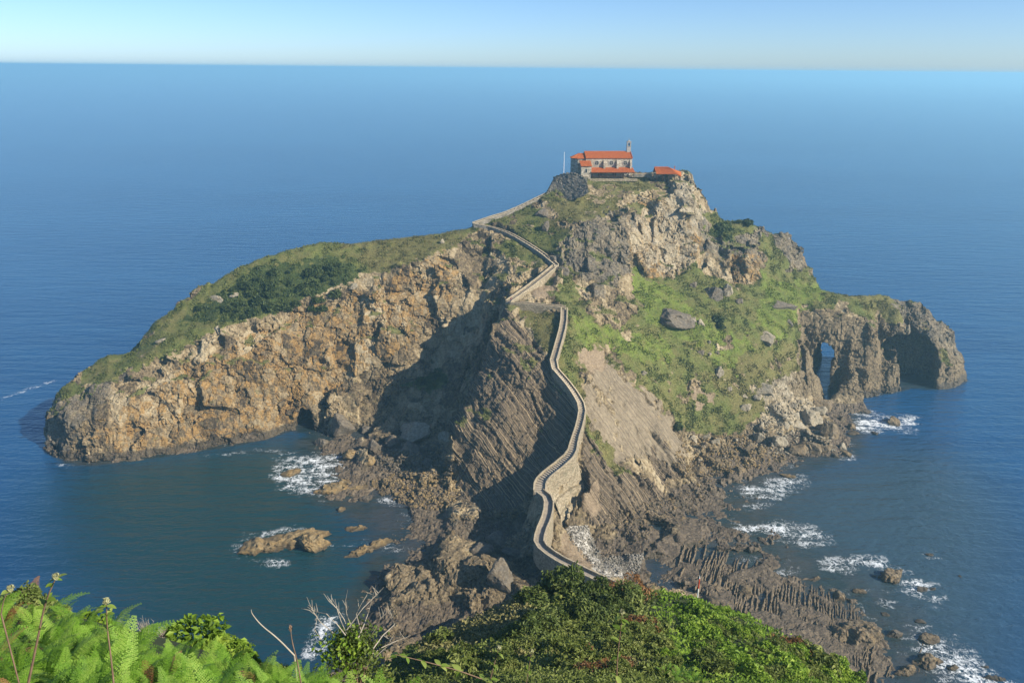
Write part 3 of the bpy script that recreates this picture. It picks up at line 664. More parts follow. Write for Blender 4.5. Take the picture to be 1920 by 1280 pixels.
ix0,ix1 = np.searchsorted(sx,-259),np.searchsorted(sx,299); iy0,iy1 = np.searchsorted(sy,101),np.searchsorted(sy,429)
foam = foam.reshape(SX.shape)
f2 = foam.copy(); f2[ix0:ix1,iy0:iy1] = gblur(foam[ix0:ix1,iy0:iy1],1.5); foam = f2
inside = (SX>gx[0])&(SX<gx[-1])&(SY>gy[0])&(SY<gy[-1])
Hsea = np.where(inside, HG(SX,SY), -6.0)
shore = sstep(-3.2,-0.3,Hsea)*(fbm(jn,5,3,303).reshape(SX.shape)>-0.05)*0.50*(fbm(jn,26,2,304).reshape(SX.shape)>0.02)
foam = np.maximum(foam, shore)
TEAL = [[(100,870),(540,810),(640,830),(700,1000),(800,1100),(640,1290),(200,1290),(60,1000)]]
GREY = [[(1340,900),(1560,860),(1750,820),(1850,900),(1920,1000),(1920,1290),(1600,1290),(1300,1080)]]
teal = inpoly(su,sv,TEAL[0]).astype(float).reshape(SX.shape); gre = inpoly(su,sv,GREY[0]).astype(float).reshape(SX.shape)
for a in (teal,gre): a[ix0:ix1,iy0:iy1] = gblur(a[ix0:ix1,iy0:iy1],9)
bedv = sstep(-2.6,-0.3,Hsea)
nx_,ny_ = SX.shape
ids = np.arange(nx_*ny_).reshape(nx_,ny_)
QS = np.stack([ids[:-1,:-1],ids[1:,:-1],ids[1:,1:],ids[:-1,1:]],-1).reshape(-1,4)
mes = new_mesh('sea', SP, QS)
attr(mes,'sea',np.stack([foam.ravel(),teal.ravel(),gre.ravel()],1)); attr(mes,'bed',bedv.ravel())
m_sea,t,b = nodes('sea_water'); q = N(t); P = q.pos()
a = q.attr('sea'); s = q.n('SeparateColor'); q.l(a.outputs['Color'],s.inputs[0]); fo_,te_,gr_ = s.outputs
bd = q.attr('bed').outputs['Fac']
big = q.math('ADD', q.math('MULTIPLY',q.noise(q.scale(P,(0.0011,0.006,0.01),(0,0,0.12)),1.0,6,0.62),0.6), q.math('MULTIPLY',q.noise(q.scale(P,(0.012,0.05,0.01),(0,0,0.1)),1.0,4,0.6),0.4))
c = q.mix(q.ramp(big,[(0.35,0.0),(0.65,1.0)]), (0.003,0.038,0.120), (0.014,0.076,0.180))
dsh = q.ramp(q.noise(q.scale(P,(0.03,0.16,0.1),(0,0,0.1)),1.0,5,0.65),[(0.60,0.0),(0.72,0.55)]); c = q.mix(dsh, c, (0.004,0.032,0.085))
c = q.mix(q.math('MULTIPLY',te_,0.95), c, (0.009,0.038,0.036)); c = q.mix(q.math('MULTIPLY',gr_,0.9), c, (0.036,0.064,0.076))
weed = q.ramp(q.noise(P,0.10,5,0.65),[(0.40,(0.022,0.030,0.018)),(0.6,(0.055,0.048,0.030))])
c = q.mix(q.math('MULTIPLY',bd,0.75), c, weed)
dv = q.n('VectorMath', operation='ADD'); q.l(P,dv.inputs[0])
nv = q.n('TexNoise'); q.l(P,nv.inputs['Vector']); nv.inputs['Scale'].default_value=0.5; nv.inputs['Detail'].default_value=4
sc_ = q.n('VectorMath', operation='SCALE'); q.l(nv.outputs['Color'],sc_.inputs[0]); sc_.inputs['Scale'].default_value=3.0; q.l(sc_.outputs[0],dv.inputs[1])
ed = q.voro(q.scale(dv.outputs[0],(1,0.8,1)),0.42,'DISTANCE_TO_EDGE'); fn = q.noise(P,0.9,6,0.75)
r1 = q.noise(q.scale(dv.outputs[0],(1,0.75,1)),0.33,3,0.55); r2 = q.noise(dv.outputs[0],0.85,4,0.6)
lace = q.math('MAXIMUM', q.ramp(q.math('ABSOLUTE',q.math('SUBTRACT',r1,0.5)),[(0.0,1.0),(0.055,0.0)]), q.math('MULTIPLY',q.ramp(q.math('ABSOLUTE',q.math('SUBTRACT',r2,0.5)),[(0.0,1.0),(0.06,0.0)]),0.8))
pt = q.ramp(q.noise(q.scale(P,(0.35,0.9,0.5),(0,0,0.2)),0.30,4,0.65),[(0.36,0.0),(0.66,1.0)])
fm = q.math('MULTIPLY', fo_, q.math('ADD', q.math('MULTIPLY',lace,0.62), q.math('MULTIPLY_ADD',pt,0.75,-0.10)))
fm = q.math('ADD', fm, q.math('MULTIPLY',q.math('SUBTRACT',fn,0.5),0.55))
fmask = q.math('MULTIPLY', q.ramp(fm,[(0.40,0.0),(0.92,1.0)]), q.ramp(fo_,[(0.06,0.0),(0.30,1.0)]))
c = q.mix(fmask, c, (0.80,0.82,0.82))
q.sock(b.inputs['Base Color'], c); q.sock(b.inputs['Roughness'], q.math('ADD',0.16,q.math('MULTIPLY',fmask,0.6)))
b.inputs['IOR'].default_value = 1.33; b.inputs['Specular IOR Level'].default_value = 1.0
w1 = q.noise(q.scale(P,(0.045,0.20,0.2),(0,0,0.12)),1.0,3,0.55); w2 = q.noise(q.scale(P,(0.35,0.6,0.5),(0,0,-0.3)),1.0,4,0.6)
bb = q.bump(w1,0.45,2.4); bb = q.bump(w2,0.75,0.6,bb); bb = q.bump(fmask,0.4,0.3,bb)
q.sock(b.inputs['Normal'], bb)
sea = link('sea', mes, m_sea); tag(sea, kind='structure')
# ------------------------------------------------------------------ masonry: stair, bridge, retaining walls
def masonry(name, cols, scale=2.1, mortar=(0.30,0.26,0.20)):
    m,t,b = nodes(name); q=N(t); P=q.pos()
    cell = q.voro(q.scale(P,(1,1,1.5)),scale,out='Color'); ed = q.voro(q.scale(P,(1,1,1.5)),scale,'DISTANCE_TO_EDGE')
    s = q.n('SeparateColor'); q.l(cell,s.inputs[0])
    c = q.ramp(s.outputs[0],[(0.0,cols[0]),(0.5,cols[1]),(1.0,cols[2])])
    c = q.mix(q.ramp(ed,[(0.02,0.6),(0.09,0.0)]), c, mortar)
    n = q.noise(P,0.5,5,0.65); c = q.mix(q.ramp(n,[(0.5,0.0),(0.72,0.6)]), c, (0.15,0.14,0.085))
    q.sock(b.inputs['Base Color'], c); b.inputs['Roughness'].default_value=0.92
    h = q.math('ADD', q.ramp(ed,[(0.0,0.0),(0.12,1.0)]), q.math('MULTIPLY',q.noise(P,6,4),0.5))
    q.sock(b.inputs['Normal'], q.bump(h,0.8,0.10)); return m
m_wall = masonry('tan_masonry',((0.20,0.155,0.095),(0.33,0.26,0.165),(0.47,0.385,0.255)))
m_dwall = masonry('grey_masonry',((0.14,0.122,0.095),(0.24,0.21,0.165),(0.36,0.32,0.26)),1.5)
m_bast_shade = masonry('shade_toned_rubble_masonry',((0.075,0.066,0.052),(0.145,0.128,0.10),(0.25,0.22,0.175)),1.4,(0.10,0.09,0.07))  # grey masonry with the bastion's shade painted in as darker stone and mortar
m_cope = simple('coping_stone',(0.45,0.36,0.235),0.9,0.28,2.0,0.03)
m_step = simple('step_stone',(0.36,0.30,0.225),0.92,0.30,1.6,0.03)
m_deck = simple('path_stone',(0.33,0.275,0.21),0.92,0.28,1.2,0.03)
def resample(pts, st):
    out=[pts[0].copy()]
    for a,b_ in zip(pts[:-1],pts[1:]):
        n=max(1,int(round((b_-a).length/st)))
        for i in range(1,n+1): out.append(a.lerp(b_,i/n))
    return out
def smooth_path(pts, it=1):
    for _ in range(it):
        o=[pts[0]]
        for a,b_ in zip(pts[:-1],pts[1:]): o += [a.lerp(b_,0.25), a.lerp(b_,0.75)]
        o.append(pts[-1]); pts=o
    return pts
def normals2(pts):
    out=[]
    for i in range(len(pts)):
        a=pts[max(0,i-1)]; c=pts[min(len(pts)-1,i+1)]; d=Vector((c.x-a.x,c.y-a.y)); d.normalize(); out.append(Vector((d.y,-d.x,0)))
    return out
def strip(path, n2, o0, o1, top, bot, jit=0.0):
    """a wall of rectangular section between two offsets from the path (offsets may vary along it)"""
    mb=MB(); V_=[]; rr=random.Random(5)
    for i,(p,n) in enumerate(zip(path,n2)):
        a=o0[i] if hasattr(o0,'__len__') else o0; b_=o1[i] if hasattr(o1,'__len__') else o1
        zt=top(i,p)+rr.uniform(-jit,jit); zb=bot(i,p)
        A_=p+n*a; B_=p+n*b_
        V_ += [(A_.x,A_.y,zt),(B_.x,B_.y,zt),(B_.x,B_.y,zb),(A_.x,A_.y,zb)]
    F_=[]
    for i in range(len(path)-1):
        k=4*i
        for j in range(4): F_.append((k+j,k+4+j,k+4+(j+1)%4,k+(j+1)%4))
    F_ += [(0,1,2,3),tuple(4*(len(path)-1)+j for j in (3,2,1,0))]
    mb.poly(V_,F_); return mb
def leg(root, pts, half, par_h=(0.55,0.55), deep=(2.0,2.0), steps=True, tread=0.68, mat=None, deck=True):
    """a flight or ramp: deck, steps and two parapets with copings; deep = how far the wall goes below the path"""
    path=resample(smooth_path(pts,1),0.9); n2=normals2(path)
    hw=[half(i/(len(path)-1)) if callable(half) else half for i in range(len(path))]
    if deck:
        d=strip(path,n2,[-h for h in hw],[h for h in hw],lambda i,p:p.z-0.16,lambda i,p:p.z-0.9); d.build('deck',m_deck,root)
    for sgn,ph,dp in ((-1,par_h[0],deep[0]),(1,par_h[1],deep[1])):
        if ph is None: continue
        o0=[sgn*h for h in hw]; o1=[sgn*(h+0.28) for h in hw]
        def bot(i,p,sgn=sgn,dp=dp):
            q_=p+n2[i]*(sgn*(hw[i]+0.5)); g=ground(q_.x,q_.y,p.z+1.5)
            return min(p.z-0.6, max(g-0.8, p.z-dp))
        strip(path,n2,o0,o1,lambda i,p:p.z+ph,bot).build('parapet',mat or m_wall,root)
        strip(path,n2,[sgn*(h-0.05) for h in hw],[sgn*(h+0.32) for h in hw],lambda i,p:p.z+ph+0.12,lambda i,p:p.z+ph+0.002,0.05).build('coping',m_cope,root)
    if steps:
        L=0; 
        for i in range(1,len(path)):
            a,b_=path[i-1],path[i]; L+=Vector((b_.x-a.x,b_.y-a.y)).length
        k=max(1,int(L/tread)); cum=[0]
        for i in range(1,len(path)): cum.append(cum[-1]+Vector((path[i].x-path[i-1].x,path[i].y-path[i-1].y)).length)
        for s in range(k):
            t_=(s+0.5)*L/k; i=max(0,min(len(path)-2,int(np.searchsorted(cum,t_))-1)); f=(t_-cum[i])/max(1e-6,cum[i+1]-cum[i])
            p=path[i].lerp(path[i+1],f); n=n2[i].lerp(n2[i+1],f); h=hw[i]
            rise=abs(path[-1].z-path[0].z)/k
            o=link('step',STEP_ME,m_step,root,(p.x,p.y,p.z-0.02)); o.rotation_euler=(0,0,math.atan2(n.y,n.x)); o.scale=(2*h-0.01, L/k*0.86, max(0.12,rise))
    return path,n2,hw
mb=MB(); mb.box((0,0,-0.5),(1,1,1)); STEP_ME=mb.mesh('step')
stair = thing('stone_stairway','long winding stone stairway with low parapet walls climbing the ridge of the islet','stairway',tuple(STW[-1]))
def under(o):            # parts are built at world coordinates: hang them from the thing without moving them
    for ch in COL.objects:
        if ch.parent is o and not ch.get('_set'):
            ch.matrix_parent_inverse = Matrix.Translation(-o.location); ch['_set']=1
def wid(t): return 0.86+0.62*sstep(0.68,0.86,t)
leg(stair,[p.copy() for p in STW],wid,deep=(5.0,3.0))
up_pts=[(1040,500,54.0),(1050,540,50)]
T0,T1 = up(1060,577,z=47.6), up(957,567,z=48.1)
leg(stair,[T0,T1],0.9,par_h=(0.35,0.3),deep=(3.2,1.0),steps=False)
L2=[up(*p) for p in PATH2[0]]
leg(stair,L2,0.95,deep=(3.5,2.6),tread=0.9)
L3=[up(*p) for p in PATH2[1]]
leg(stair,L3,0.85,par_h=(0.6,0.4),deep=(6.0,6.0),mat=m_dwall,tread=1.4)
L4=[up(887,420,z=64.1),up(918,409,Y=309),up(952,399,Y=312),up(1003,375,Y=316),up(1038,358,Y=319),up(1070,352,Y=320),up(1096,344,Y=321)]
leg(stair,L4,0.9,par_h=(0.45,0.35),deep=(1.6,1.4),tread=1.6,mat=m_dwall)
under(stair)
BR=[STW[-1].copy(),up(1030,936,z=14.3),up(1028,965,z=14.1),up(1013,1000,z=14),up(1010,1022,z=14),up(1042,1047,z=14.2),up(1092,1072,z=14.5),up(1152,1100,z=15)]
BR[0] = BR[0]+(BR[1]-BR[0])*0.03
bridge = thing('stone_bridge','narrow walled stone causeway with angled bends joining the islet to the mainland','bridge',tuple(BR[3]))
leg(bridge,BR,1.05,deep=(13.5,5.0),steps=False,mat=m_wall)
under(bridge)
# battered masonry apron under the lower flight: tiers with ledges
ap = thing('retaining_wall','tall battered stone retaining wall in three tiers right of the lower flight of steps','wall',tuple(up(1065,985,z=4)))
rows=[[up(1016,925,z=14.4),up(1018,908,z=15.0),up(1042,888,z=16.4),up(1062,873,z=17.6),up(1086,858,z=18.0)],
      [up(1026,938,z=12.6),up(1034,931,z=12.0),up(1056,914,z=12.0),up(1072,905,z=12.0),up(1090,896,z=12.4)]]
def lof(name, A_, B_, n=8, parent=None, thick=1.2, m=None):
    mb=MB(); pa=resample(A_,1e9); k=len(A_); V_=[]; 
    for p in A_: V_.append(tuple(p))
    for p in B_: V_.append(tuple(p))
    for p in A_: V_.append((p.x-0.3,p.y+thick,p.z))
    for p in B_: V_.append((p.x-0.3,p.y+thick,p.z-0.5))
    F_=[]
    for i in range(k-1):
        F_ += [(i,i+1,k+i+1,k+i),(i,2*k+i,2*k+i+1,i+1),(2*k+i,3*k+i,3*k+i+1,2*k+i+1),(k+i,k+i+1,3*k+i+1,3*k+i)]
    F_ += [(0,k,3*k,2*k),(k-1,3*k-1,4*k-1,2*k-1)]
    mb.poly(V_,F_); return mb.build(name,m or m_wall,parent)
ta=[up(1017,924,z=14.2),up(1024,905,z=15.2),up(1046,887,z=16.2),up(1064,874,z=17.2),up(1084,862,z=17.6)]
tb=[up(1040,942,z=10.4),up(1046,931,z=10.4),up(1062,918,z=10.4),up(1076,911,z=10.6),up(1091,901,z=11.0)]
tc=[up(1042,944,z=10.2),up(1049,934,z=10.2),up(1066,921,z=10.2),up(1080,913,z=10.3),up(1094,906,z=10.5)]
td=[up(1050,965,z=6.8),up(1055,955,z=6.8),up(1070,941,z=6.8),up(1084,932,z=6.8),up(1097,929,z=6.9)]
te=[up(1051,967,z=6.6),up(1057,958,z=6.6),up(1074,945,z=6.6),up(1086,936,z=6.6),up(1096,932,z=6.6)]
tf=[up(1054,1000,z=2.4),up(1062,988,z=2.6),up(1078,975,z=2.8),up(1088,966,z=3.4),up(1094,958,z=4)]
lof('upper_tier',ta,tb,parent=ap); lof('middle_tier',tc,td,parent=ap); lof('lower_tier',te,tf,parent=ap)
under(ap)
# tower-like masonry shoulder below the bend and the tall shaded wall under the bridge are the bridge's own side walls
# masonry bastion left of the hermitage, its shade put into the stone tone
bas = thing('bastion_wall','shaded grey rubble bastion wall on the slope left of the hermitage','wall',tuple(up(1070,368,Y=316)))
bt=[up(1040,334,Y=323),up(1056,327.5,Y=321.5),up(1074,327,Y=319),up(1088,331,Y=317),up(1099,338,Y=314)]
bb_=[up(1024,364,Y=317),up(1048,374,Y=314),up(1072,375,Y=310.5),up(1094,368,Y=308),up(1104,360,Y=308)]
def dense(a,b_,n):   # between two polylines of equal length, n rows
    return [[p.lerp(q_,i/n) for p,q_ in zip(a,b_)] for i in range(n+1)]
def subdiv(a,k): return resample(a,(sum((y-x).length for x,y in zip(a[:-1],a[1:])))/k) 
def rubble_face(name, A_, B_, parent, m, nu=30, nv=16, amp=0.35, thick=2.5, seed=1):
    def at(a,t):
        f=t*(len(a)-1); i=min(len(a)-2,int(f)); return a[i].lerp(a[i+1],f-i)
    V_=[]; nf=Vector((0,-1,0.5)).normalized()
    for j in range(nv+1):
        for i in range(nu+1):
            V_.append(at(A_,i/nu).lerp(at(B_,i/nu),j/nv))
    Vn=np.array([tuple(p) for p in V_]); d=facet(Vn,1.1,seed)[0]*amp*0.6+fbm(Vn,2.5,3,seed+3)*amp
    Vn=Vn+np.array(nf)[None]*d[:,None]
    b2=Vn.copy().reshape(nv+1,nu+1,3); back=b2[[0,-1]].copy(); back[:,:,1]+=thick
    allv=np.concatenate([Vn,back.reshape(-1,3)]); F_=[]; W_=nu+1
    for j in range(nv):
        for i in range(nu): F_.append((j*W_+i,(j+1)*W_+i,(j+1)*W_+i+1,j*W_+i+1))
    o=len(Vn)
    for i in range(nu): F_ += [(i,i+1,o+i+1,o+i),(nv*W_+i,o+W_+i,o+W_+i+1,nv*W_+i+1),(o+i,o+i+1,o+W_+i+1,o+W_+i)]
    me_=bpy.data.meshes.new(name); me_.from_pydata(allv.tolist(),[],F_); me_.update(); bm=bmesh.new(); bm.from_mesh(me_); bmesh.ops.recalc_face_normals(bm,faces=bm.faces); bm.to_mesh(me_); bm.free()
    return link(name,me_,m,parent)
rubble_face('wall_face',bt,bb_,bas,m_bast_shade,34,22,0.32,3.0,5)
mb=MB()
for i in range(12):
    f=i/11*(len(bt)-1); k=min(len(bt)-2,int(f)); p=bt[k].lerp(bt[k+1],f-k); mb.box((p.x,p.y+0.6,p.z+random.uniform(0.1,0.45)),(0.9,0.9,random.uniform(0.5,1.2)),random.uniform(0,1))
o=mb.build('broken_crest',m_bast_shade,bas); o['kind']='stuff'
under(bas)
gp = thing('gate_pillar','short square stone gate pillar at the top of the path','pillar',tuple(up(1097,345,Y=320)))
p=gp.location; mb=MB(); mb.box((0,0,1.2),(1.7,1.4,3.6)); mb.build('shaft',m_dwall,gp); mb=MB(); mb.box((0,0,3.13),(1.95,1.65,0.25)); mb.build('cap',m_cope,gp)
m_rubw = m_wall

# ------------------------------------------------------------------ the hermitage
m_church = masonry('hermitage_stone',((0.27,0.22,0.16),(0.42,0.35,0.26),(0.60,0.53,0.42)),1.25,(0.42,0.36,0.27))
m_quoin = simple('dressed_stone',(0.40,0.36,0.30),0.9,0.2,2.0)
m_grey = simple('belfry_stone',(0.33,0.31,0.275),0.9,0.25,2.0,0.03)
m_tile,t,b = nodes('orange_roof_tile'); q=N(t); P=q.pos()
tn=q.noise(P,1.8,5,0.7); q.sock(b.inputs['Base Color'], q.ramp(tn,[(0.25,(0.22,0.055,0.017)),(0.5,(0.41,0.105,0.022)),(0.75,(0.52,0.18,0.055))])); b.inputs['Roughness'].default_value=0.85
q.sock(b.inputs['Normal'], q.bump(q.noise(P,8,2),0.3,0.03))
m_dark = simple('dark_timber',(0.055,0.035,0.025),0.8,0.3,4.0)
m_glass = simple('window_glass',(0.02,0.025,0.03),0.15,0.2,2.0)
m_white = simple('white_paint',(0.78,0.78,0.76),0.5,0.05,2.0)
def tiled(name, corners, parent, pitch=0.34, thick=0.16, rows=7, m=None):
    """a pitched roof plane of corrugated tile courses: corners = eave-left, eave-right, ridge-right, ridge-left"""
    a,b_,c_,d_ = [Vector(p) for p in corners]; n=(b_-a).cross(d_-a).normalized()
    if n.z<0: n=-n
    w_=max((b_-a).length,(c_-d_).length); nu=max(2,int(w_/pitch))*2; V_=[]
    for j in range(rows*2):
        r=j//2; t_=(r if j%2==0 else r+0.999)/rows; lift=0.05 if j%2==0 else 0.0
        for i in range(nu+1):
            s=i/nu; p=a.lerp(b_,s).lerp(d_.lerp(c_,s),t_); V_.append(tuple(p+n*(0.09*(i%2)+lift)))
    W_=nu+1; F_=[(j*W_+i,j*W_+i+1,(j+1)*W_+i+1,(j+1)*W_+i) for j in range(rows*2-1) for i in range(nu)]
    o=len(V_); V_ += [tuple(p-n*thick) for p in (a,b_,c_,d_)]
    F_ += [(o+3,o+2,o+1,o)]
    last=(rows*2-1)*W_
    F_ += [tuple([o]+[o+1]+list(range(nu,-1,-1))), tuple([o+2,o+3]+[last+i for i in range(nu+1)]), (o,)+tuple(j*W_ for j in range(rows*2))+(o+3,), (o+1,o+2)+tuple(j*W_+nu for j in range(rows*2-1,-1,-1))]
    me_=bpy.data.meshes.new(name); me_.from_pydata(V_,[],F_); me_.update(); return link(name,me_,m or m_tile,parent)
def ridge(parent, a, b_, r=0.16):
    mb=MB(); mb.tube([a,b_],r,8); return mb.build('ridge_cap',m_tile,parent)
base = up(1098,327.3,Y=330.5); CZ=80.2
ch = thing('hermitage','stone hermitage chapel with orange tiled roof and slim belfry on the summit','chapel',(base.x,base.y,CZ),rad(5))
NL,ND,EZ,RZ = 19.7,9.0,7.6,9.75
def prism(pts, z0, z1, name, m, parent, holes=None):
    mb=MB(); k=len(pts); V_=[(x,y,z0) for x,y in pts]+[(x,y,z1) for x,y in pts]
    mb.poly(V_,[tuple(range(k-1,-1,-1)),tuple(range(k,2*k))]+[(i,(i+1)%k,k+(i+1)%k,k+i) for i in range(k)]); return mb.build(name,m,parent)
mb=MB(); mb.poly([(0,0,-1.5),(NL,0,-1.5),(NL,ND,-1.5),(0,ND,-1.5),(0,0,EZ),(NL,0,EZ),(NL,ND,EZ),(0,ND,EZ),(0,ND/2,RZ),(NL,ND/2,RZ)],
 [(0,1,5,4),(1,2,6,9,5),(2,3,7,6),(3,0,4,8,7),(4,5,9,8),(6,7,8,9),(0,3,2,1)])
nave=mb.build('nave',m_church,ch)
ov=0.35
tiled('nave_roof',[(-0.2,-ov,EZ-0.05),(NL+0.15,-ov,EZ-0.05),(NL+0.15,ND/2,RZ+0.12),(-0.2,ND/2,RZ+0.12)],ch)
tiled('nave_roof',[(NL+0.15,ND+ov,EZ-0.05),(-0.2,ND+ov,EZ-0.05),(-0.2,ND/2,RZ+0.12),(NL+0.15,ND/2,RZ+0.12)],ch)
ridge(ch,(-0.2,ND/2,RZ+0.17),(NL+0.15,ND/2,RZ+0.17))
mb=MB()
for s in (-1,1):
    mb.tube([(NL+0.05,ND/2+s*(ND/2+0.3),EZ+0.12),(NL+0.05,ND/2,RZ+0.3)],0.17,6)
mb.build('verge_tiles',m_tile,ch)
# apse
ap_=[(-0.002,0.9),(-3.4,0.9),(-5.6,2.9),(-5.6,6.1),(-3.4,8.1),(-0.002,8.1)]
prism(ap_,-1.5,7.35,'apse',m_church,ch)
ax=[(x-0.35*(x<-1)*1.0,y+(-0.35 if y<4.5 else 0.35)) for x,y in ap_]; pk=(-2.4,4.5,9.15); pe=(-0.2,4.5,9.15); ez=7.32
for i,(p0,p1) in enumerate(zip(ax[:-1],ax[1:])):
    r0,r1 = (pe,pk) if i==0 else ((pk,pe) if i==4 else (pk,(pk[0]+0.02,pk[1],pk[2])))
    a_,b2 = (p1,p0) if i==0 else (p1,p0)
    tiled('apse_roof',[(a_[0],a_[1],ez),(b2[0],b2[1],ez),(r0 if i in(0,) else r0),(r1)],ch,rows=5)
# sacristy
sac=[(-2.5,-3.4),(1.75,-3.4),(1.75,-0.003),(-2.5,-0.003)]
mb=MB(); mb.poly([(-2.5,-3.4,-1.5),(1.75,-3.4,-1.5),(1.75,-0.004,-1.5),(-2.5,-0.004,-1.5),(-2.5,-3.4,4.75),(1.75,-3.4,4.75),(1.75,-0.004,6.3),(-2.5,-0.004,6.3)],[(0,1,5,4),(1,2,6,5),(2,3,7,6),(3,0,4,7),(4,5,6,7),(0,3,2,1)])
sb=mb.build('sacristy',m_church,ch)
tiled('sacristy_roof',[(-2.75,-3.75,4.68),(2.0,-3.75,4.68),(1.85,-0.01,6.55),(-3.0,-0.01,6.55)],ch,rows=5)
def archwin(parent, u, z0, z1, w_, y, name='arched_window'):
    """deep-set arched opening: dressed surround proud of the wall, dark pane inside"""
    pts=[]; r=w_/2
    for i in range(9): a=math.pi*i/8; pts.append((u+r*math.cos(a), z1-r+r*math.sin(a)))
    pts=[(u+r,z0)]+pts+[(u-r,z0)]
    out=[(u+(x-u)*1.38,(z0+z1)/2+(z-(z0+z1)/2)*1.22) for x,z in pts]; k=len(pts)
    mb=MB(); V_=[(x,y-0.12,z) for x,z in out]+[(x,y-0.12,z) for x,z in pts]+[(x,y+0.02,z) for x,z in out]+[(x,y-0.012,z) for x,z in pts]
    F_=[]
    for i in range(k):
        j=(i+1)%k; F_ += [(i,j,k+j,k+i),(i,2*k+i,2*k+j,j),(k+i,k+j,3*k+j,3*k+i)]
    mb.poly(V_,F_); f=mb.build(name,m_quoin,parent)
    mb=MB(); mb.poly([(x,y-0.012,z) for x,z in pts],[tuple(range(k))]); mb.build('pane',m_glass,f)
archwin(ch,-0.45,2.0,3.6,0.75,-3.4)
for uu in (4.55,10.8,16.75):
    rr_=0.86; mb=MB(); k=20; V_=[]
    for R_,yy in ((1.12,-0.14),(rr_,-0.14),(1.12,0.02),(rr_,-0.014)):
        V_ += [(uu+R_*math.cos(2*math.pi*i/k),yy,5.55+R_*math.sin(2*math.pi*i/k)) for i in range(k)]
    F_=[]
    for i in range(k):
        j=(i+1)%k; F_ += [(i,j,k+j,k+i),(i,2*k+i,2*k+j,j),(k+i,k+j,3*k+j,3*k+i)]
    mb.poly(V_,F_); f=mb.build('round_window',m_quoin,ch)
    mb=MB(); mb.poly([(uu+rr_*math.cos(2*math.pi*i/k),-0.014,5.55+rr_*math.sin(2*math.pi*i/k)) for i in range(k)],[tuple(range(k))]); mb.build('pane',m_glass,f)
    mb=MB(); mb.box((uu,-0.05,5.55),(0.1,0.06,2*rr_)); mb.box((uu,-0.05,5.55),(2*rr_,0.055,0.1)); mb.build('glazing_bar',m_quoin,f)
for uu in (7.75,13.35,19.1):
    mb=MB(); d_=1.15; w2=0.4
    mb.poly([(uu-w2,-d_,3.2),(uu+w2,-d_,3.2),(uu+w2,-0.003,3.2),(uu-w2,-0.003,3.2),(uu-w2,-d_,5.6),(uu+w2,-d_,5.6),(uu+w2,-0.003,7.0),(uu-w2,-0.003,7.0)],[(0,1,5,4),(1,2,6,5),(2,3,7,6),(3,0,4,7),(4,5,6,7),(0,3,2,1)])
    mb.build('buttress',m_church,ch)
tiled('porch_roof',[(1.6,-4.0,2.2),(20.3,-4.0,2.2),(20.1,-0.02,3.72),(1.9,-0.02,3.72)],ch,rows=6)
for i,uu in enumerate((2.2,5.3,8.4,11.5,14.6,17.6,19.9)):
    mb=MB(); mb.box((uu,-3.65,0.93),(0.24,0.24,2.25)); mb.build('porch_post',m_dark,ch)
mb=MB(); mb.box((11.0,-3.65,2.0),(18.2,0.2,0.22)); mb.build('porch_beam',m_dark,ch)
mb=MB()
for i in range(60): mb.box((2.5+i*0.28,-3.62,0.45),(0.12,0.06,0.9))
mb.box((10.8,-3.6,0.92),(17.0,0.08,0.08)); mb.box((10.8,-3.6,0.12),(17.0,0.08,0.08))
o=mb.build('porch_railing',m_dark,ch); o['kind']='stuff'
for uu in (6.2,12.4):
    mb=MB(); mb.box((uu,-0.06,1.2),(1.5,0.14,2.4)); mb.build('door',m_dark,ch)
mb=MB(); mb.box((17.2,-3.3,0.75),(2.6,0.25,1.5)); mb.build('porch_end_wall',m_church,ch)
# belfry
bf=[(18.1,3.9),(19.75,3.9),(19.75,5.1),(18.1,5.1)]
mb=MB(); mb.box((18.93,4.5,10.6),(1.65,1.2,2.8)); mb.box((18.28,4.5,12.75),(0.35,1.2,1.5)); mb.box((19.58,4.5,12.75),(0.35,1.2,1.5)); mb.box((18.93,4.5,13.7),(1.65,1.2,0.4)); bo=mb.build('belfry',m_grey,ch)
mb=MB(); mb.box((18.93,4.5,12.05),(1.95,1.45,0.14)); mb.box((18.93,4.5,14.0),(2.0,1.5,0.18)); mb.build('cornice',m_grey,bo)
mb=MB(); mb.tube([(18.93,4.5,13.35),(18.93,4.5,13.1),(18.93,4.5,12.75),(18.93,4.5,12.55)],[0.06,0.2,0.27,0.36],8); mb.build('bell',m_dark,bo)
mb=MB(); mb.box((18.93,4.5,14.35),(0.9,0.8,0.5),0,0.5); mb.box((18.93,4.5,15.0),(0.1,0.1,0.9)); mb.box((18.93,4.5,15.12),(0.5,0.1,0.1)); mb.build('cross_finial',m_grey,bo)
# terrace edge wall, low wall, flagpole, shelter
tw = thing('terrace_wall','thin stone terrace edge below the hermitage porch','wall',(base.x+10,base.y-4.6,CZ),rad(5))
mb=MB(); mb.box((1,0,-0.75),(21,0.5,1.1)); mb.build('kerb',m_wall,tw)
lw = thing('low_wall','low grey wall between the hermitage and the shelter','wall',tuple(up(1204,327,Y=331)),rad(4)); lw.location.z=CZ
mb=MB(); mb.box((0,0,0.55),(8.4,0.45,1.3)); mb.build('wall_body',m_dwall,lw); mb=MB(); mb.box((0,0,1.25),(8.5,0.6,0.1)); mb.build('coping',m_cope,lw)
fp_ = up(1057,325,Y=324); fpole = thing('flagpole','thin white flagpole on the bastion left of the hermitage','flagpole',tuple(fp_))
mb=MB(); mb.tube([(0,0,-1.5),(0,0,4),(0,0,8.4)],[0.13,0.11,0.08],8); mb.build('pole',m_white,fpole); mb=MB(); mb.tube([(0,0,8.4),(0,0,8.52),(0,0,8.62)],[0.08,0.15,0.03],8); mb.build('finial',m_white,fpole)
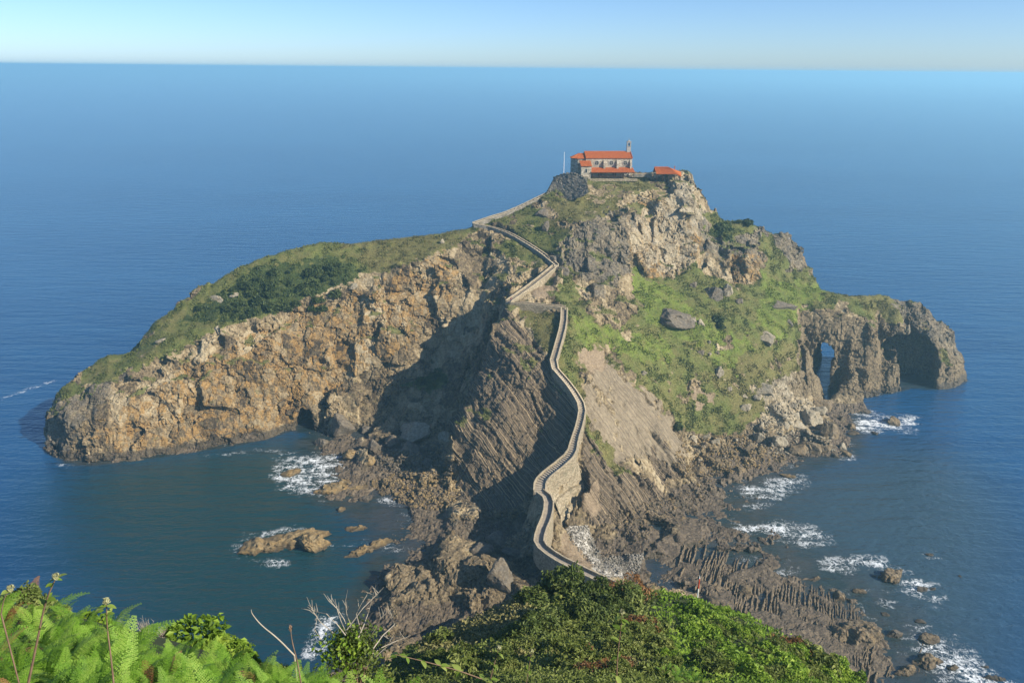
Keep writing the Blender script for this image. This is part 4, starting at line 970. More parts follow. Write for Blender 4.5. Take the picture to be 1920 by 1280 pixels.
sb_ = up(1226,327.5,Y=329.5); sh = thing('shelter','low open shelter with orange tiled hipped roof right of the hermitage','shelter',(sb_.x,sb_.y,CZ),rad(3))
tiled('roof',[(0.3,-3.0,1.75),(8.7,-3.0,1.75),(6.0,0.6,4.15),(0.1,0.6,4.15)],sh,rows=6)
tiled('roof',[(8.7,3.6,1.9),(0.3,3.6,1.9),(0.1,0.6,4.15),(6.0,0.6,4.15)],sh,rows=6)
tiled('roof',[(10.9,-3.3,0.75),(12.2,2.6,1.95),(6.05,0.62,4.15),(6.0,0.6,4.15)],sh,rows=6)
tiled('roof',[(8.7,-3.0,1.75),(10.9,-3.3,0.75),(6.03,0.6,4.15),(6.0,0.6,4.15)],sh,rows=6)
ridge(sh,(0.1,0.6,4.25),(6.1,0.6,4.25),0.14)
for x,y in ((0.7,-2.6),(3.2,-2.6),(5.8,-2.6),(8.3,-2.6),(10.3,-2.7),(0.7,3.0),(8.3,3.0),(11.2,2.0)):
    mb=MB(); mb.box((x,y,0.55 if x<10 else 0.2),(0.22,0.22,2.3 if x<10 else 1.3)); mb.build('post',m_dark,sh)
mb=MB(); mb.box((2.0,2.6,0.6),(2.6,0.3,1.8)); mb.box((6.8,2.9,0.6),(4.2,0.3,1.8)); mb.build('back_wall',m_church,sh)
mb=MB(); mb.box((9.0,1.4,3.3),(0.3,0.3,2.6)); mb.build('chimney',m_tile,sh)
mb=MB(); mb.box((11.2,-2.9,-0.25),(0.9,1.0,1.2)); mb.build('corner_pier',m_cope,sh)
# ------------------------------------------------------------------ boulders, islets, ledges
def rock_mat(name, c0, c1, c2, orange=0.0, wetlo=0.3, wethi=2.2, bands=0.0):
    m,t,b = nodes(name); q=N(t); P=q.pos(); s=q.n('SeparateXYZ'); q.l(P,s.inputs[0])
    n=q.noise(P,1.3,6,0.68); c=q.ramp(n,[(0.27,c0),(0.5,c1),(0.74,c2)])
    if orange: c=q.mix(q.ramp(q.noise(P,0.5,5,0.65),[(0.45,0.0),(0.62,orange)]), c, (0.36,0.22,0.07))
    if bands:
        bd=q.n('VectorMath',operation='DOT_PRODUCT'); q.l(P,bd.inputs[0]); bd.inputs[1].default_value=(0.8,0.32,0.5)
        x=q.n('TexNoise',noise_dimensions='1D'); q.l(q.math('MULTIPLY_ADD',n,1.2,bd.outputs['Value']),x.inputs['W']); x.inputs['Scale'].default_value=2.4
        c=q.mix(q.ramp(x.outputs['Fac'],[(0.40,bands),(0.55,0.0)]), c, (0.07,0.055,0.04))
    w_=q.math('MULTIPLY_ADD',n,-1.6,s.outputs[2])
    wet=q.ramp(q.math('DIVIDE',q.math('ADD',w_,1.2),wethi+1.2),[(0.25,0.8),(0.62,0.0)])
    c=q.mix(wet,c,(0.045,0.036,0.026)); q.sock(b.inputs['Base Color'],c); b.inputs['Roughness'].default_value=0.85
    h=q.math('ADD',q.noise(P,2.2,8,0.72),q.math('MULTIPLY',q.voro(P,1.6,'DISTANCE_TO_EDGE'),0.35))
    q.sock(b.inputs['Normal'],q.bump(h,0.9,0.35)); return m
m_pale = rock_mat('pale_limestone',(0.14,0.117,0.082),(0.29,0.245,0.172),(0.47,0.41,0.305),0.15,wethi=1.4)
m_gold = rock_mat('golden_weedy_rock',(0.085,0.06,0.03),(0.215,0.155,0.08),(0.37,0.29,0.16),0.4,wethi=0.9)
m_brown = rock_mat('brown_ledge_rock',(0.085,0.065,0.042),(0.185,0.14,0.086),(0.31,0.245,0.155),0.25,wethi=0.8,bands=0.6)
m_ledge = rock_mat('ledge_rock',(0.09,0.068,0.045),(0.19,0.145,0.094),(0.31,0.245,0.16),0.15,wethi=0.02,bands=0.4)
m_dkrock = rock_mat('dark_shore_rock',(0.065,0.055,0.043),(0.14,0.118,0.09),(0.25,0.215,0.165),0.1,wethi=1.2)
def ico(sub):
    bm=bmesh.new(); bmesh.ops.create_icosphere(bm,subdivisions=sub,radius=1.0); bm.verts.ensure_lookup_table()
    V_=np.array([v.co[:] for v in bm.verts]); F_=np.array([[v.index for v in f.verts] for f in bm.faces]); bm.free(); return V_,F_
ICO={k:ico(k) for k in (2,3,4,5)}
def rock_mesh(seed, sub=3, dims=(1,1,1), planes=15, rough=0.10, beds=0.0, fine=0.0):
    """angular rock: a ball cut by random planes, then broken and roughened"""
    V0,F0=ICO[sub]; r=np.random.default_rng(seed); nrm=r.normal(size=(planes,3)); nrm/=np.linalg.norm(nrm,axis=1,keepdims=True); dd=r.uniform(0.45,0.90,planes)
    c=V0@nrm.T; rr_=np.where(c>0.05, dd[None,:]/np.maximum(c,0.05), 9).min(1); rr_=np.minimum(rr_,1.15)
    Vr=V0*rr_[:,None]*np.array(dims); off=seed*7.3; s=max(dims)
    d=rough*s*(0.6*facet(Vr+off,0.55*s,seed)[0]+0.5*fbm(Vr+off,0.4*s,3,seed))
    if fine: d=d+fine*(facet(Vr+off,1.3,seed+9)[0]*0.6+fbm(Vr+off,0.9,3,seed+4)*0.6)
    if beds: d=d+beds*strata(Vr+off,(0.8,0.32,0.5),0.8,seed,0.4)
    Vr=Vr+V0*d[:,None]; return new_mesh('rock',Vr,F0,False)
RK=[rock_mesh(100+i,4,(1,random.uniform(0.75,1),random.uniform(0.7,0.95)),10+i%5,0.13) for i in range(10)]
RKS=[rock_mesh(200+i,2,(1,random.uniform(0.7,1),random.uniform(0.65,0.95)),10,0.08) for i in range(6)]
MATV={}
def with_mat(me_, m):
    k=(me_.name,m.name)
    if k not in MATV:
        c=me_.copy(); c.materials.clear(); c.materials.append(m); MATV[k]=c
    return MATV[k]
def place_rock(px, py, wpx, hpx, m, label, cat='boulder', group=None, name='boulder', mesh=None, tilt=None, sink=0.28, rz=None, onwater=False):
    loc,nor = (up(px,py+hpx*0.35,z=0.0),None) if onwater else hit(px,py+hpx*0.25)
    k=loc.y*_F.y-(CAMZ-loc.z)*(-abs(_F.z)) if False else (loc-_o).dot(_F)
    a=wpx*1.15/2/FPX*k; h=hpx*1.15/2/FPX*k
    o=bpy.data.objects.new(name, with_mat(mesh or random.choice(RK),m)); COL.objects.link(o)
    o.scale=(a,a*random.uniform(0.75,0.95),h*1.05) if mesh is None else (a,a*0.85,h*1.05)
    o.rotation_euler=tilt if tilt else (random.uniform(-0.25,0.25),random.uniform(-0.25,0.25),random.uniform(-0.35,0.35) if rz is None else rz)
    o.location=loc+Vector((0,a*0.35,h*(0.5-1.6*sink)*0.6)); tag(o,label,cat,group); return o
B=lambda *a,**k: place_rock(*a,**k)
# heap of boulders at the foot of the right slope (the big ones each have their own look)
TONGUE=[(1545,759,36,32,'large pale boulder with dark seaward side crowning the boulder heap below the arch'),(1517,779,40,48,'tallest pale upright boulder in the middle of the heap by the right shore'),
 (1535,768,24,24,'pale rounded boulder between the upright boulder and the crowning one'),(1500,797,32,26,'pale wide boulder leaning below the tallest boulder of the heap'),(1491,779,22,18,'small pale boulder left of the tallest upright boulder'),
 (1486,757,28,24,'pale boulder at the upper edge of the heap under the grass'),(1500,752,14,12,'small round pale boulder beside the crowning boulder'),(1473,742,13,16,'narrow pale boulder at the top of the heap by the cliff foot'),
 (1563,807,30,44,'dark brown upright boulder at the seaward end of the heap'),(1539,799,18,24,'dark narrow boulder wedged behind the brown upright one'),(1424,817,32,26,'pale grey boulder at the left end of the big boulders, above the shore'),
 (1412,837,28,20,'rounded brown boulder with pale top just above the rubble beach'),(1458,825,30,26,'angular pale boulder between the two low boulder groups'),(1492,843,34,30,'dark brown block at the waterline below the heap'),
 (1525,839,44,36,'largest dark brown boulder at the waterline of the heap'),(1549,840,24,22,'brown boulder touching the largest dark boulder on its right'),(1580,837,20,18,'pale wedge-shaped boulder at the seaward tip of the shore'),
 (1589,851,30,14,'flat weedy golden rock awash at the tip of the shore'),(1564,853,26,14,'flat brown rock left of the weedy tip rock'),(1300,823,18,18,'pale boulder under the foot of the tan slab'),(1329,818,16,13,'pale boulder second from the foot of the tan slab'),
 (1346,828,18,16,'angular grey boulder on the rubble strip below the green slope'),(1321,832,14,12,'small brown boulder on the rubble strip below the grey ones'),(1399,762,18,26,'pale fissured boulder standing alone in the grass above the heap'),(1419,743,16,16,'pale jagged rock on the grass above the heap'),
 (1369,727,11,20,'thin pale upright rock on the grassy slope'),(1397,742,12,12,'small pale rock in the grass below the broad pale outcrop'),(1428,798,15,16,'pale block at the left edge of the heap'),(1474,796,20,16,'pale flat boulder in the middle of the heap'),
 (1377,849,20,18,'dark boulder on the golden rubble beach'),(1315,882,30,20,'big rounded brown rock at the foot of the dark ribs'),(1386,880,24,18,'dark wet rock at the water edge below the rubble beach'),(1577,786,22,18,'brown rock in the wash beside the crowning boulder'),(1598,800,20,14,'dark flat rock in the white wash'),(1605,812,24,9,'low brown ledge in the white wash')]
for i,(x,y,w_,h_,lab) in enumerate(TONGUE):
    B(x,y,w_*1.1,h_*1.1,m_brown if 'brown' in lab or 'dark' in lab else (m_gold if 'golden' in lab else m_pale),lab,'boulder','boulders heaped on the right shore')
def scatter(poly, n, smin, smax, m, label, group, meshes=RKS, cat='stone', name='stone'):
    xs=[p[0] for p in poly]; ys=[p[1] for p in poly]; k=0; tries=0
    while k<n and tries<n*20:
        tries+=1; x=random.uniform(min(xs),max(xs)); y=random.uniform(min(ys),max(ys))
        if not inpoly(np.array([x]),np.array([y]),poly)[0]: continue
        s=smin*(smax/smin)**(random.random()**1.7); loc,nor=hit(x,y)
        if loc.z<-0.3: continue
        d=(loc-_o).dot(_F); a=s/2/FPX*d
        o=bpy.data.objects.new(name, with_mat(random.choice(meshes),random.choice(m) if isinstance(m,list) else m)); COL.objects.link(o)
        o.scale=(a,a*random.uniform(0.7,1),a*random.uniform(0.6,0.9)); o.rotation_euler=(random.uniform(-0.5,0.5),random.uniform(-0.5,0.5),random.uniform(0,6.28)); o.location=loc+Vector((0,0,a*0.2))
        tag(o,label,cat,group); k+=1
scatter([(1440,770),(1480,745),(1530,760),(1560,800),(1570,850),(1480,850),(1400,845),(1400,815)],42,6,15,[m_pale,m_pale,m_brown],'loose pale stone among the boulders of the right shore heap','loose stones in the right shore heap')
scatter([(1285,815),(1400,815),(1440,850),(1400,880),(1290,890),(1270,860)],60,5,13,[m_gold,m_brown,m_pale,m_gold],'golden brown stone on the rubble strip below the green slope','stones on the right rubble strip')
scatter([(1130,960),(1260,935),(1300,900),(1330,900),(1290,970),(1190,1010)],35,5,12,[m_brown,m_gold],'brown stone in the rubble below the dark tilted ribs','stones below the ribs')
scatter([(690,905),(760,885),(850,890),(862,925),(830,955),(770,950),(710,925)],80,6,14,[m_gold,m_gold,m_brown],'golden brown stone in the rubble bank on the cove shore','stones in the golden rubble bank')
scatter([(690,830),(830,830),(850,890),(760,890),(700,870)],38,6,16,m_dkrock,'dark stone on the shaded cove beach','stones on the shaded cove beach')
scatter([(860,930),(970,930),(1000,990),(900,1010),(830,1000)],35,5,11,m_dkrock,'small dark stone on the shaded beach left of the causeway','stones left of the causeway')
# fine rubble and cobbles, too small to pick apart: one joined part of the ground each
V1_,F1_=ico(1)
def rubble(name, poly, n, smin, smax, m, seed):
    r=np.random.default_rng(seed); xs=[p[0] for p in poly]; ys=[p[1] for p in poly]; VV=[]; k=0
    while k<n:
        x=r.uniform(min(xs),max(xs)); y=r.uniform(min(ys),max(ys))
        if not inpoly(np.array([x]),np.array([y]),poly)[0]: n-=0.4; continue
        loc,nor=hit(x,y); k+=1
        if loc.z<-0.2: continue
        a_=smin*(smax/smin)**(r.random()**1.6)/2/FPX*(loc-_o).dot(_F); R_=np.array(Matrix.Rotation(r.uniform(0,6.28),3,Vector(r.normal(size=3)).normalized()))
        VV.append((V1_*np.array((1,r.uniform(.6,1),r.uniform(.5,.8)))*(1+0.22*r.normal(size=(len(V1_),1))))@R_.T*a_+np.array(loc)+np.array((0,0,a_*0.3)))
    if not VV: return
    FF=np.concatenate([F1_+i*len(V1_) for i in range(len(VV))]); o=link(name,new_mesh(name,np.concatenate(VV),FF,False),m); tag(o,kind='stuff')
m_cob=rock_mat('cobble',(0.13,0.115,0.09),(0.26,0.232,0.188),(0.41,0.37,0.305),0.0,wethi=0.3)
rubble('cobbles',[(1060,990),(1100,985),(1130,1045),(1210,1035),(1195,1085),(1130,1082),(1075,1022)],1500,2.5,5.5,m_cob,1)
rubble('rubble',[(690,905),(760,880),(855,888),(865,930),(830,960),(770,950),(710,928)],900,3,7,m_gold,2)
rubble('rubble',[(1280,815),(1400,815),(1480,860),(1400,885),(1290,900),(1260,870)],1000,3,7,m_gold,3)
rubble('rubble',[(1130,965),(1260,930),(1330,890),(1340,915),(1290,980),(1190,1015)],700,3,6,m_brown,4)
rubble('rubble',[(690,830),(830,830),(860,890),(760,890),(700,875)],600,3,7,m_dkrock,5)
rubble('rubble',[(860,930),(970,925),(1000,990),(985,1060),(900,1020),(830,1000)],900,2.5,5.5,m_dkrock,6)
rubble('rubble',[(1430,770),(1480,742),(1530,760),(1570,850),(1480,855),(1390,845),(1390,815)],700,3,7,m_pale,7)
# rocks on the slope
for a in ((1258,592,78,40,m_dkrock,'big dark dome-shaped boulder lying on the bright green slope'),(1300,598,26,22,m_pale,'pale boulder right next to the dark dome boulder'),(1314,604,16,18,m_pale,'small pale rock at the end of the row beside the dome boulder'),
 (1341,550,40,42,m_dkrock,'broad grey rock on the slope left of the leaning slab'),(1388,562,17,26,m_dkrock,'small dark rock at the lower right of the leaning slab'),
 (1346,696,30,30,m_pale,'pale angular boulder alone on the lower green slope'),(1437,628,50,30,m_pale,'wide pale rock jutting from the grass left of the arch'),(1330,661,14,12,m_pale,'small pale rock in the upper rock trail on the grass'),
 (1315,660,13,16,m_dkrock,'dark rock at the left of the rock trail on the grass'),(1330,640,11,10,m_pale,'small pale rock at the top of the rock trail'),(1346,660,14,13,m_dkrock,'dark rock at the right of the rock trail on the grass'),
 (1468,572,48,28,m_dkrock,'dark grey crag in the grass above the arch'),(1480,604,16,14,m_dkrock,'small dark rock below the dark crag'),(1433,724,46,36,m_pale,'broad pale outcrop above the boulder heap'),(1206,698,22,12,m_pale,'flat pale rock on the green slope right of the tan slab'),
 (1301,533,14,20,m_dkrock,'thin grey rock below the summit cliff'),(1035,485,34,34,m_dkrock,'grey boulder beside the hairpin of the path'),(1058,505,26,22,m_dkrock,'grey rock in the grass right of the hairpin'),
 (410,560,30,18,m_pale,'pale rock cluster in the dark scrub of the left slope'),(437,553,26,14,m_pale,'flat pale rock beside the cluster in the scrub of the left slope'),(305,636,24,14,m_pale,'pale rock at the cliff edge far down the left slope'),(408,617,18,22,m_pale,'upright pale rock at the cliff edge of the left slope'),
 (662,536,24,16,m_pale,'pale rock at the cliff edge below the left hilltop'),(829,453,13,14,m_pale,'single pale rock on the dry grass below the path corner'),(1108,1000,1,1,m_pale,None),
 (1018,400,40,22,m_dkrock,'pale grey crag on the slope below the bastion'),(1022,425,22,36,m_dkrock,'dark vertical crag under the pale crag below the bastion')):
    if a[5] is None: continue
    B(a[0],a[1],a[2],a[3],a[4],a[5],'boulder')
sl=place_rock(1367,540,24,54,m_pale,'tall pale slab leaning on the slope under the right crag','boulder',mesh=RK[3],tilt=(0.25,-0.35,0.4),sink=0.2)
# shaded cove boulders
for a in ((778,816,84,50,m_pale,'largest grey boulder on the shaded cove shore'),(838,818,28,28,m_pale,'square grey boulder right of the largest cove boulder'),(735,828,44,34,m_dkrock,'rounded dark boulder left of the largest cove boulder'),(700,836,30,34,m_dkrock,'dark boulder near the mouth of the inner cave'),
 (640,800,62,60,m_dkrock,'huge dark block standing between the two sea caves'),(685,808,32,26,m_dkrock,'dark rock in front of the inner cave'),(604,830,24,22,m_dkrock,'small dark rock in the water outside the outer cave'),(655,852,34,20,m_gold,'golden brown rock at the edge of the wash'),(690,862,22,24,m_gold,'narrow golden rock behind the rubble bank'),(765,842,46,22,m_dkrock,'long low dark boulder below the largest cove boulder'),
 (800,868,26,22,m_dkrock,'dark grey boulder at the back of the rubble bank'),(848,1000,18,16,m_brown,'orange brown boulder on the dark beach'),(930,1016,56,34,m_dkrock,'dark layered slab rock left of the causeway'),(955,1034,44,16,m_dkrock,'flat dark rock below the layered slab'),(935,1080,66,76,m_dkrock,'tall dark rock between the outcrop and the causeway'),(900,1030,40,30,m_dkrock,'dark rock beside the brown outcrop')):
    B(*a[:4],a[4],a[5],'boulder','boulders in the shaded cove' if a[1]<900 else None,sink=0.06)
# islets and sea rocks, each its own mesh
def islet(px, py, wpx, hpx, m, label, seed, ang=0.0, dims=(1,0.5,0.5), beds=0.0, name='sea_rock', lift=0.0, sub=5, group=None, planes=18):
    wpx*=1.22; hpx*=1.22; c=up(px,py,z=0.0); d=(c-_o).dot(_F); a=wpx/2/FPX*d; v_=math.sin(math.atan2(CAMZ,c.y)); dy=hpx/2/FPX*d/v_
    hz=a*dims[2]
    me_=rock_mesh(seed,sub,(a,max(0.6,dy*dims[1]),hz),planes,0.09,beds,min(0.75,a*0.14)); me_.materials.append(m)
    o=link(name,me_,None,None,(c.x,c.y,hz*(lift-0.05))); o.rotation_euler=(0,0,ang); tag(o,label,'sea rock',group); return o
islet(518,1022,172,62,m_gold,'long golden weed-covered islet in the teal cove',11,0.30,(1,0.66,0.22),0.10,planes=30)
islet(592,1020,56,50,m_gold,'wedge-shaped brown rock touching the right end of the long islet',12,0.5,(1,0.7,0.7),0.08)
islet(672,991,44,18,m_gold,'small weedy rock right of the wedge rock in the cove',13,0.1,(1,0.6,0.35))
islet(690,1030,84,16,m_gold,'thin slanting rock ridge with a wave trailing behind it in the cove',14,0.65,(1,0.8,0.22),0.1)
islet(640,956,20,12,m_gold,'tiny golden rock alone in the middle of the cove',15,0,(1,0.8,0.6),sub=4)
islet(553,884,38,22,m_gold,'golden rock surrounded by white wash in front of the caves',16,0.4,(1,0.7,0.4),sub=4)
islet(640,915,110,44,m_gold,'broad golden brown reef at the shore end of the white wash',17,0.35,(1,0.9,0.16),sub=5)
islet(686,936,24,16,m_dkrock,'dark rock just below the golden reef',18,0,(1,0.8,0.5),sub=4)
islet(900,985,10,6,m_dkrock,'tiny dark rock at the edge of the shaded beach',19,0,(1,0.8,0.6),sub=3)
RS=[(1673,1082,56,26,m_brown,'layered dome-shaped rock ringed with foam on the right',0.4,0.5),(1530,1086,28,10,m_brown,'flat pale rock at the seaward edge of the ledges',0.2,0.35),(1610,1108,30,14,m_brown,'low layered rock between the ledges and the dome rock',-0.3,0.4),(1574,1120,28,18,m_brown,'block of tilted layers at the edge of the ledges',0.3,0.6),
 (1676,1190,32,20,m_dkrock,'dark rock right of the great brown block',0.1,0.6),(1630,1196,92,54,m_brown,'great brown block sitting on the ledges near the lower right',0.5,0.55),(1578,1192,54,40,m_brown,'jagged brown rock left of the great brown block',-0.3,0.6),(1732,1196,42,24,m_brown,'brown rock breaking the surf in the lower right',0.2,0.5),
 (1262,1003,56,40,m_brown,'steep wedge-shaped rock standing on the brown flats right of the cobbles',0.9,0.9),(1300,1010,50,26,m_brown,'low tilted rock beside the steep wedge',-0.2,0.5),(1348,1112,42,26,m_brown,'brown rock above the foreground slope at the start of the ledges',0.2,0.7),(1392,1110,32,28,m_brown,'jagged rock right of the brown rock at the start of the ledges',0.6,0.7),
 (1742,1040,16,6,m_dkrock,'tiny dark rock in the upper foam patch on the right',0,0.5),(1730,1105,22,10,m_dkrock,'dark rock in the foam right of the dome rock',0.2,0.4),(1748,1104,16,7,m_dkrock,'small rock at the right end of the foam right of the dome rock',0,0.4),(1800,1080,9,5,m_dkrock,'lone dark speck of rock far out on the right',0,0.6),(1726,1165,16,10,m_dkrock,'small dark rock above the surf on the right',0,0.6),
 (1742,1240,66,34,m_brown,'wide rugged rock in the lower right surf',0.3,0.4),(1784,1252,18,14,m_brown,'upright little rock beyond the rugged surf rock',0,0.8),(1700,1258,40,30,m_brown,'brown rock at the bottom right of the ledges',0.3,0.5),(1868,1272,44,14,m_dkrock,'dark rock in the bottom right corner',0,0.4),(1848,1250,20,8,m_dkrock,'flat dark rock near the bottom right corner',0,0.4),(1476,893,30,10,m_gold,'golden weedy rock at the left end of the breaking wave',0,0.35),(1356,946,20,12,m_dkrock,'dark rock on the brown flats by the water',0,0.6),
 (1676,792,28,20,m_brown,'dark rock in the foam streak outside the boulder heap',0.2,0.8),(1640,812,14,8,m_dkrock,'small dark rock in the water near the tip of the shore',0,0.5),(1625,772,20,10,m_dkrock,'dark rock in the wash below the arches',0,0.5),(1600,1225,20,14,m_brown,'small brown rock below the great brown block',0,0.6),(1660,1150,16,8,m_dkrock,'small flat rock between the dome rock and the great brown block',0,0.4),(1640,1080,12,5,m_dkrock,'tiny flat rock left of the dome rock',0,0.4)]
for i,(x,y,w_,h_,m,lab,an,dz) in enumerate(RS):
    islet(x,y,w_,h_,m,lab,40+i,an,(1,0.75,dz),0.12 if m is m_brown else 0.0,sub=4 if w_<40 else 5)
# the rock platform: rows of upturned beds
pf = thing('rock_platform','flat brown tidal rock platform ribbed with long parallel ledges','rock platform',tuple(up(1450,1120,z=0)))
pf_i=Matrix.Translation(-pf.location)
def ledge(pa, pb, h, w_, seed):
    r=np.random.default_rng(seed); n=max(6,int((pb-pa).length/0.55)); d=(pb-pa); L=d.length; d=d/L; s=Vector((d.y,-d.x,0)); V_=[]
    for i in range(n+1):
        t_=i/n; p=pa+d*(L*t_); p.z=max(-0.4,min(1.8,float(HG(p.x,p.y))))+0.04; p=p+s*(r.normal()*0.05+0.12*math.sin(i*0.22+seed)); e=min(1,3*t_,3*(1-t_)); hh=h*e*r.uniform(0.5,1.2); ww=w_*r.uniform(0.6,1.4)*(0.5+0.5*e)
        z0=-0.7
        V_ += [tuple(p-s*ww*0.9+Vector((0,0,z0))),tuple(p-s*ww*0.25+Vector((0,0,hh))),tuple(p+s*ww*0.10+Vector((0,0,hh*r.uniform(0.7,1.0)))),tuple(p+s*ww*0.45+Vector((0,0,z0)))]
    F_=[]
    for i in range(n):
        for j in range(3): a=4*i+j; F_.append((a,a+4,a+5,a+1))
    F_ += [(0,1,2,3),(4*n+3,4*n+2,4*n+1,4*n)]
    me_=bpy.data.meshes.new('rock_ledge'); me_.from_pydata(V_,[],F_); me_.update(); o=link('rock_ledge',me_,m_ledge,pf); o.matrix_parent_inverse=pf_i
k=0
for i in range(58):
    bx=1300+i*5.7+random.uniform(-1.5,1.5); by=1128+(bx-1330)*0.46; txp=bx+26-(bx-1330)*0.12+random.uniform(-3,3); typ=1040+(bx-1330)*0.24+random.uniform(-12,18)
    cuts=[0]+sorted(random.uniform(0.2,0.8) for _ in range(random.choice((2,3,4))))+[1]
    for a,b_ in zip(cuts[:-1],cuts[1:]):
        if b_-a<0.10 or random.random()<0.10: continue
        g0,g1=a+0.012,b_-0.012
        ox_=random.uniform(-2.5,2.5); bx+=ox_; A_=up(bx+(txp-bx)*g0,by+(typ-by)*g0,z=0.25); B2=up(bx+(txp-bx)*g1,by+(typ-by)*g1,z=0.2)
        ledge(A_,B2,random.uniform(0.08,0.30),random.uniform(0.45,1.0),k); k+=1; bx-=ox_
for i in range(26):
    x=random.uniform(1600,1760); y=random.uniform(1215,1290); A_=up(x,y,z=0.1); B2=up(x+random.uniform(6,14),y-random.uniform(20,46),z=0.1); ledge(A_,B2,random.uniform(0.15,0.5),random.uniform(0.3,0.6),500+i)
for i in range(22):
    x=random.uniform(1270,1350); y=random.uniform(1030,1095); A_=up(x,y,z=0.4); B2=up(x+random.uniform(5,12),y-random.uniform(18,40),z=0.3); ledge(A_,B2,random.uniform(0.15,0.4),random.uniform(0.3,0.6),600+i)
# ------------------------------------------------------------------ the slope the photographer stands on
HP=[]
def h(px,py,Y): HP.append(tuple(up(px,py,Y=Y)))
for px,py,Y in ((1070,1092,55),(985,1112,54),(900,1150,52),(830,1180,50),(765,1212,47),(715,1250,43),(690,1290,38),(1150,1098,56),(1220,1106,56),(1312,1122,55),(1400,1155,53),(1500,1206,50),(1570,1250,48),(1640,1300,46),
                (960,1290,25),(760,1310,24),(1200,1290,27),(1400,1300,33),(1000,1200,40),(1200,1200,42),(1350,1220,44),(880,1230,38),(1480,1260,43)): h(px,py,Y)
for p in ((-14,-8,121.8),(16,-8,121),(0,0,121.2),(-12,5,118.9),(-5,5,117.5),(0,5.5,116.6),(7,5,115.6),(-12,10.5,115.6),(-7.5,10.5,114.7),(-3.5,10.5,113.2),(-1.2,11,112.2),(2,12,110.8),(7,13,109.5),(-13,13,112.5),(-7,13.5,111),(-2,14,108),(0,15,107),
          (-16,22,98),(-8,22,98),(-3,24,96),(-22,40,72),(-12,42,76),(18,14,107),(26,25,95),(36,40,74),(44,60,45),(-30,70,20),(0,72,60),(12,74,62),(24,74,60),(40,80,35),(0,100,34),(20,102,38),(40,104,20),(10,124,17),(24,128,16),(40,124,8),(-14,110,10),(-20,-20,122),(20,-20,122),(40,-10,112),(50,20,90),(-40,-10,118),(-40,20,90)): HP.append(p)
hx=np.arange(-40,50,0.6); hy=np.arange(-20,130,0.6)
HH=tin(HP,hx,hy); HH=gblur(np.where(HH<-5,0,HH),1.6)
HXg,HYg=np.meshgrid(hx,hy,indexing='ij'); hp=np.stack([HXg.ravel(),HYg.ravel(),HH.ravel()],1)
dist_=np.linalg.norm(hp[:,:2],axis=1)
hp[:,2]+= np.clip((dist_-16)/10,0,1)*(0.55*fbm(hp,7,3,401)+0.25*fbm(hp,2.5,2,402))
HG2=Grid(hx,hy,hp[:,2].reshape(HH.shape))
idh=np.arange(hp.shape[0]).reshape(HH.shape)
QH=np.stack([idh[:-1,:-1],idh[1:,:-1],idh[1:,1:],idh[:-1,1:]],-1).reshape(-1,4)
m_hill=simple('hillside_turf',(0.045,0.058,0.020),0.95,0.45,0.8,0.05)
hill=link('hillside',new_mesh('hillside',hp,QH),m_hill); tag(hill,kind='structure')
def hill_hit(px,py):
    ok,loc,nor,fi=hill.ray_cast(_o,ray(px,py).normalized(),distance=300); return loc if ok else None

# ------------------------------------------------------------------ leaves
def leaf_mat(name, c0, c1, c2, trans=0.3, rough=0.55, attrn='tint'):
    m=bpy.data.materials.new(name); m.use_nodes=True; t=m.node_tree; t.nodes.clear(); q=N(t)
    o=q.n('OutputMaterial'); b=q.n('BsdfPrincipled'); tr=q.n('BsdfTranslucent'); mx=q.n('MixShader')
    f=q.attr(attrn).outputs['Fac']; oi=q.n('ObjectInfo').outputs['Random']
    ff=q.math('ADD',q.math('MULTIPLY',f,0.68),q.math('MULTIPLY',oi,0.32))
    c=q.ramp(ff,[(0.0,c0),(0.5,c1),(1.0,c2)]); q.sock(b.inputs['Base Color'],c); q.sock(tr.inputs['Color'],c)
    b.inputs['Roughness'].default_value=rough; b.inputs['Specular IOR Level'].default_value=0.25
    mx.inputs[0].default_value=trans; q.l(b.outputs[0],mx.inputs[1]); q.l(tr.outputs[0],mx.inputs[2]); q.l(mx.outputs[0],o.inputs[0]); return m
def leaves(name, C, A_, S_, L_, W_, tint, fold=0.12):
    """many leaf-sized faces: centre, long axis, side axis, length, width -> folded rhombs"""
    n=len(C); Nn=np.cross(A_,S_); L_=np.asarray(L_).reshape(-1,1)*np.ones((n,1)); W_=np.asarray(W_).reshape(-1,1)*np.ones((n,1))
    V_=np.stack([C-A_*L_*0.5, C+S_*W_*0.5+Nn*L_*fold-A_*L_*0.02, C+A_*L_*0.5, C-S_*W_*0.5+Nn*L_*fold-A_*L_*0.02],1).reshape(-1,3)
    F_=(np.arange(n)[:,None]*4+np.array((0,1,2,3))[None]).astype(np.int32)
    me_=new_mesh(name,V_,F_,False); attr(me_,'tint',np.repeat(tint,4)); return me_
def frames(n, bias, rng, spread=0.8):
    """random long/side axes whose normals lean towards bias"""
    nn=bias+rng.normal(size=(n,3))*spread; nn/=np.linalg.norm(nn,axis=1,keepdims=True)
    a=np.cross(nn,rng.normal(size=(n,3))); a/=np.linalg.norm(a,axis=1,keepdims=True); s=np.cross(nn,a); return a,s
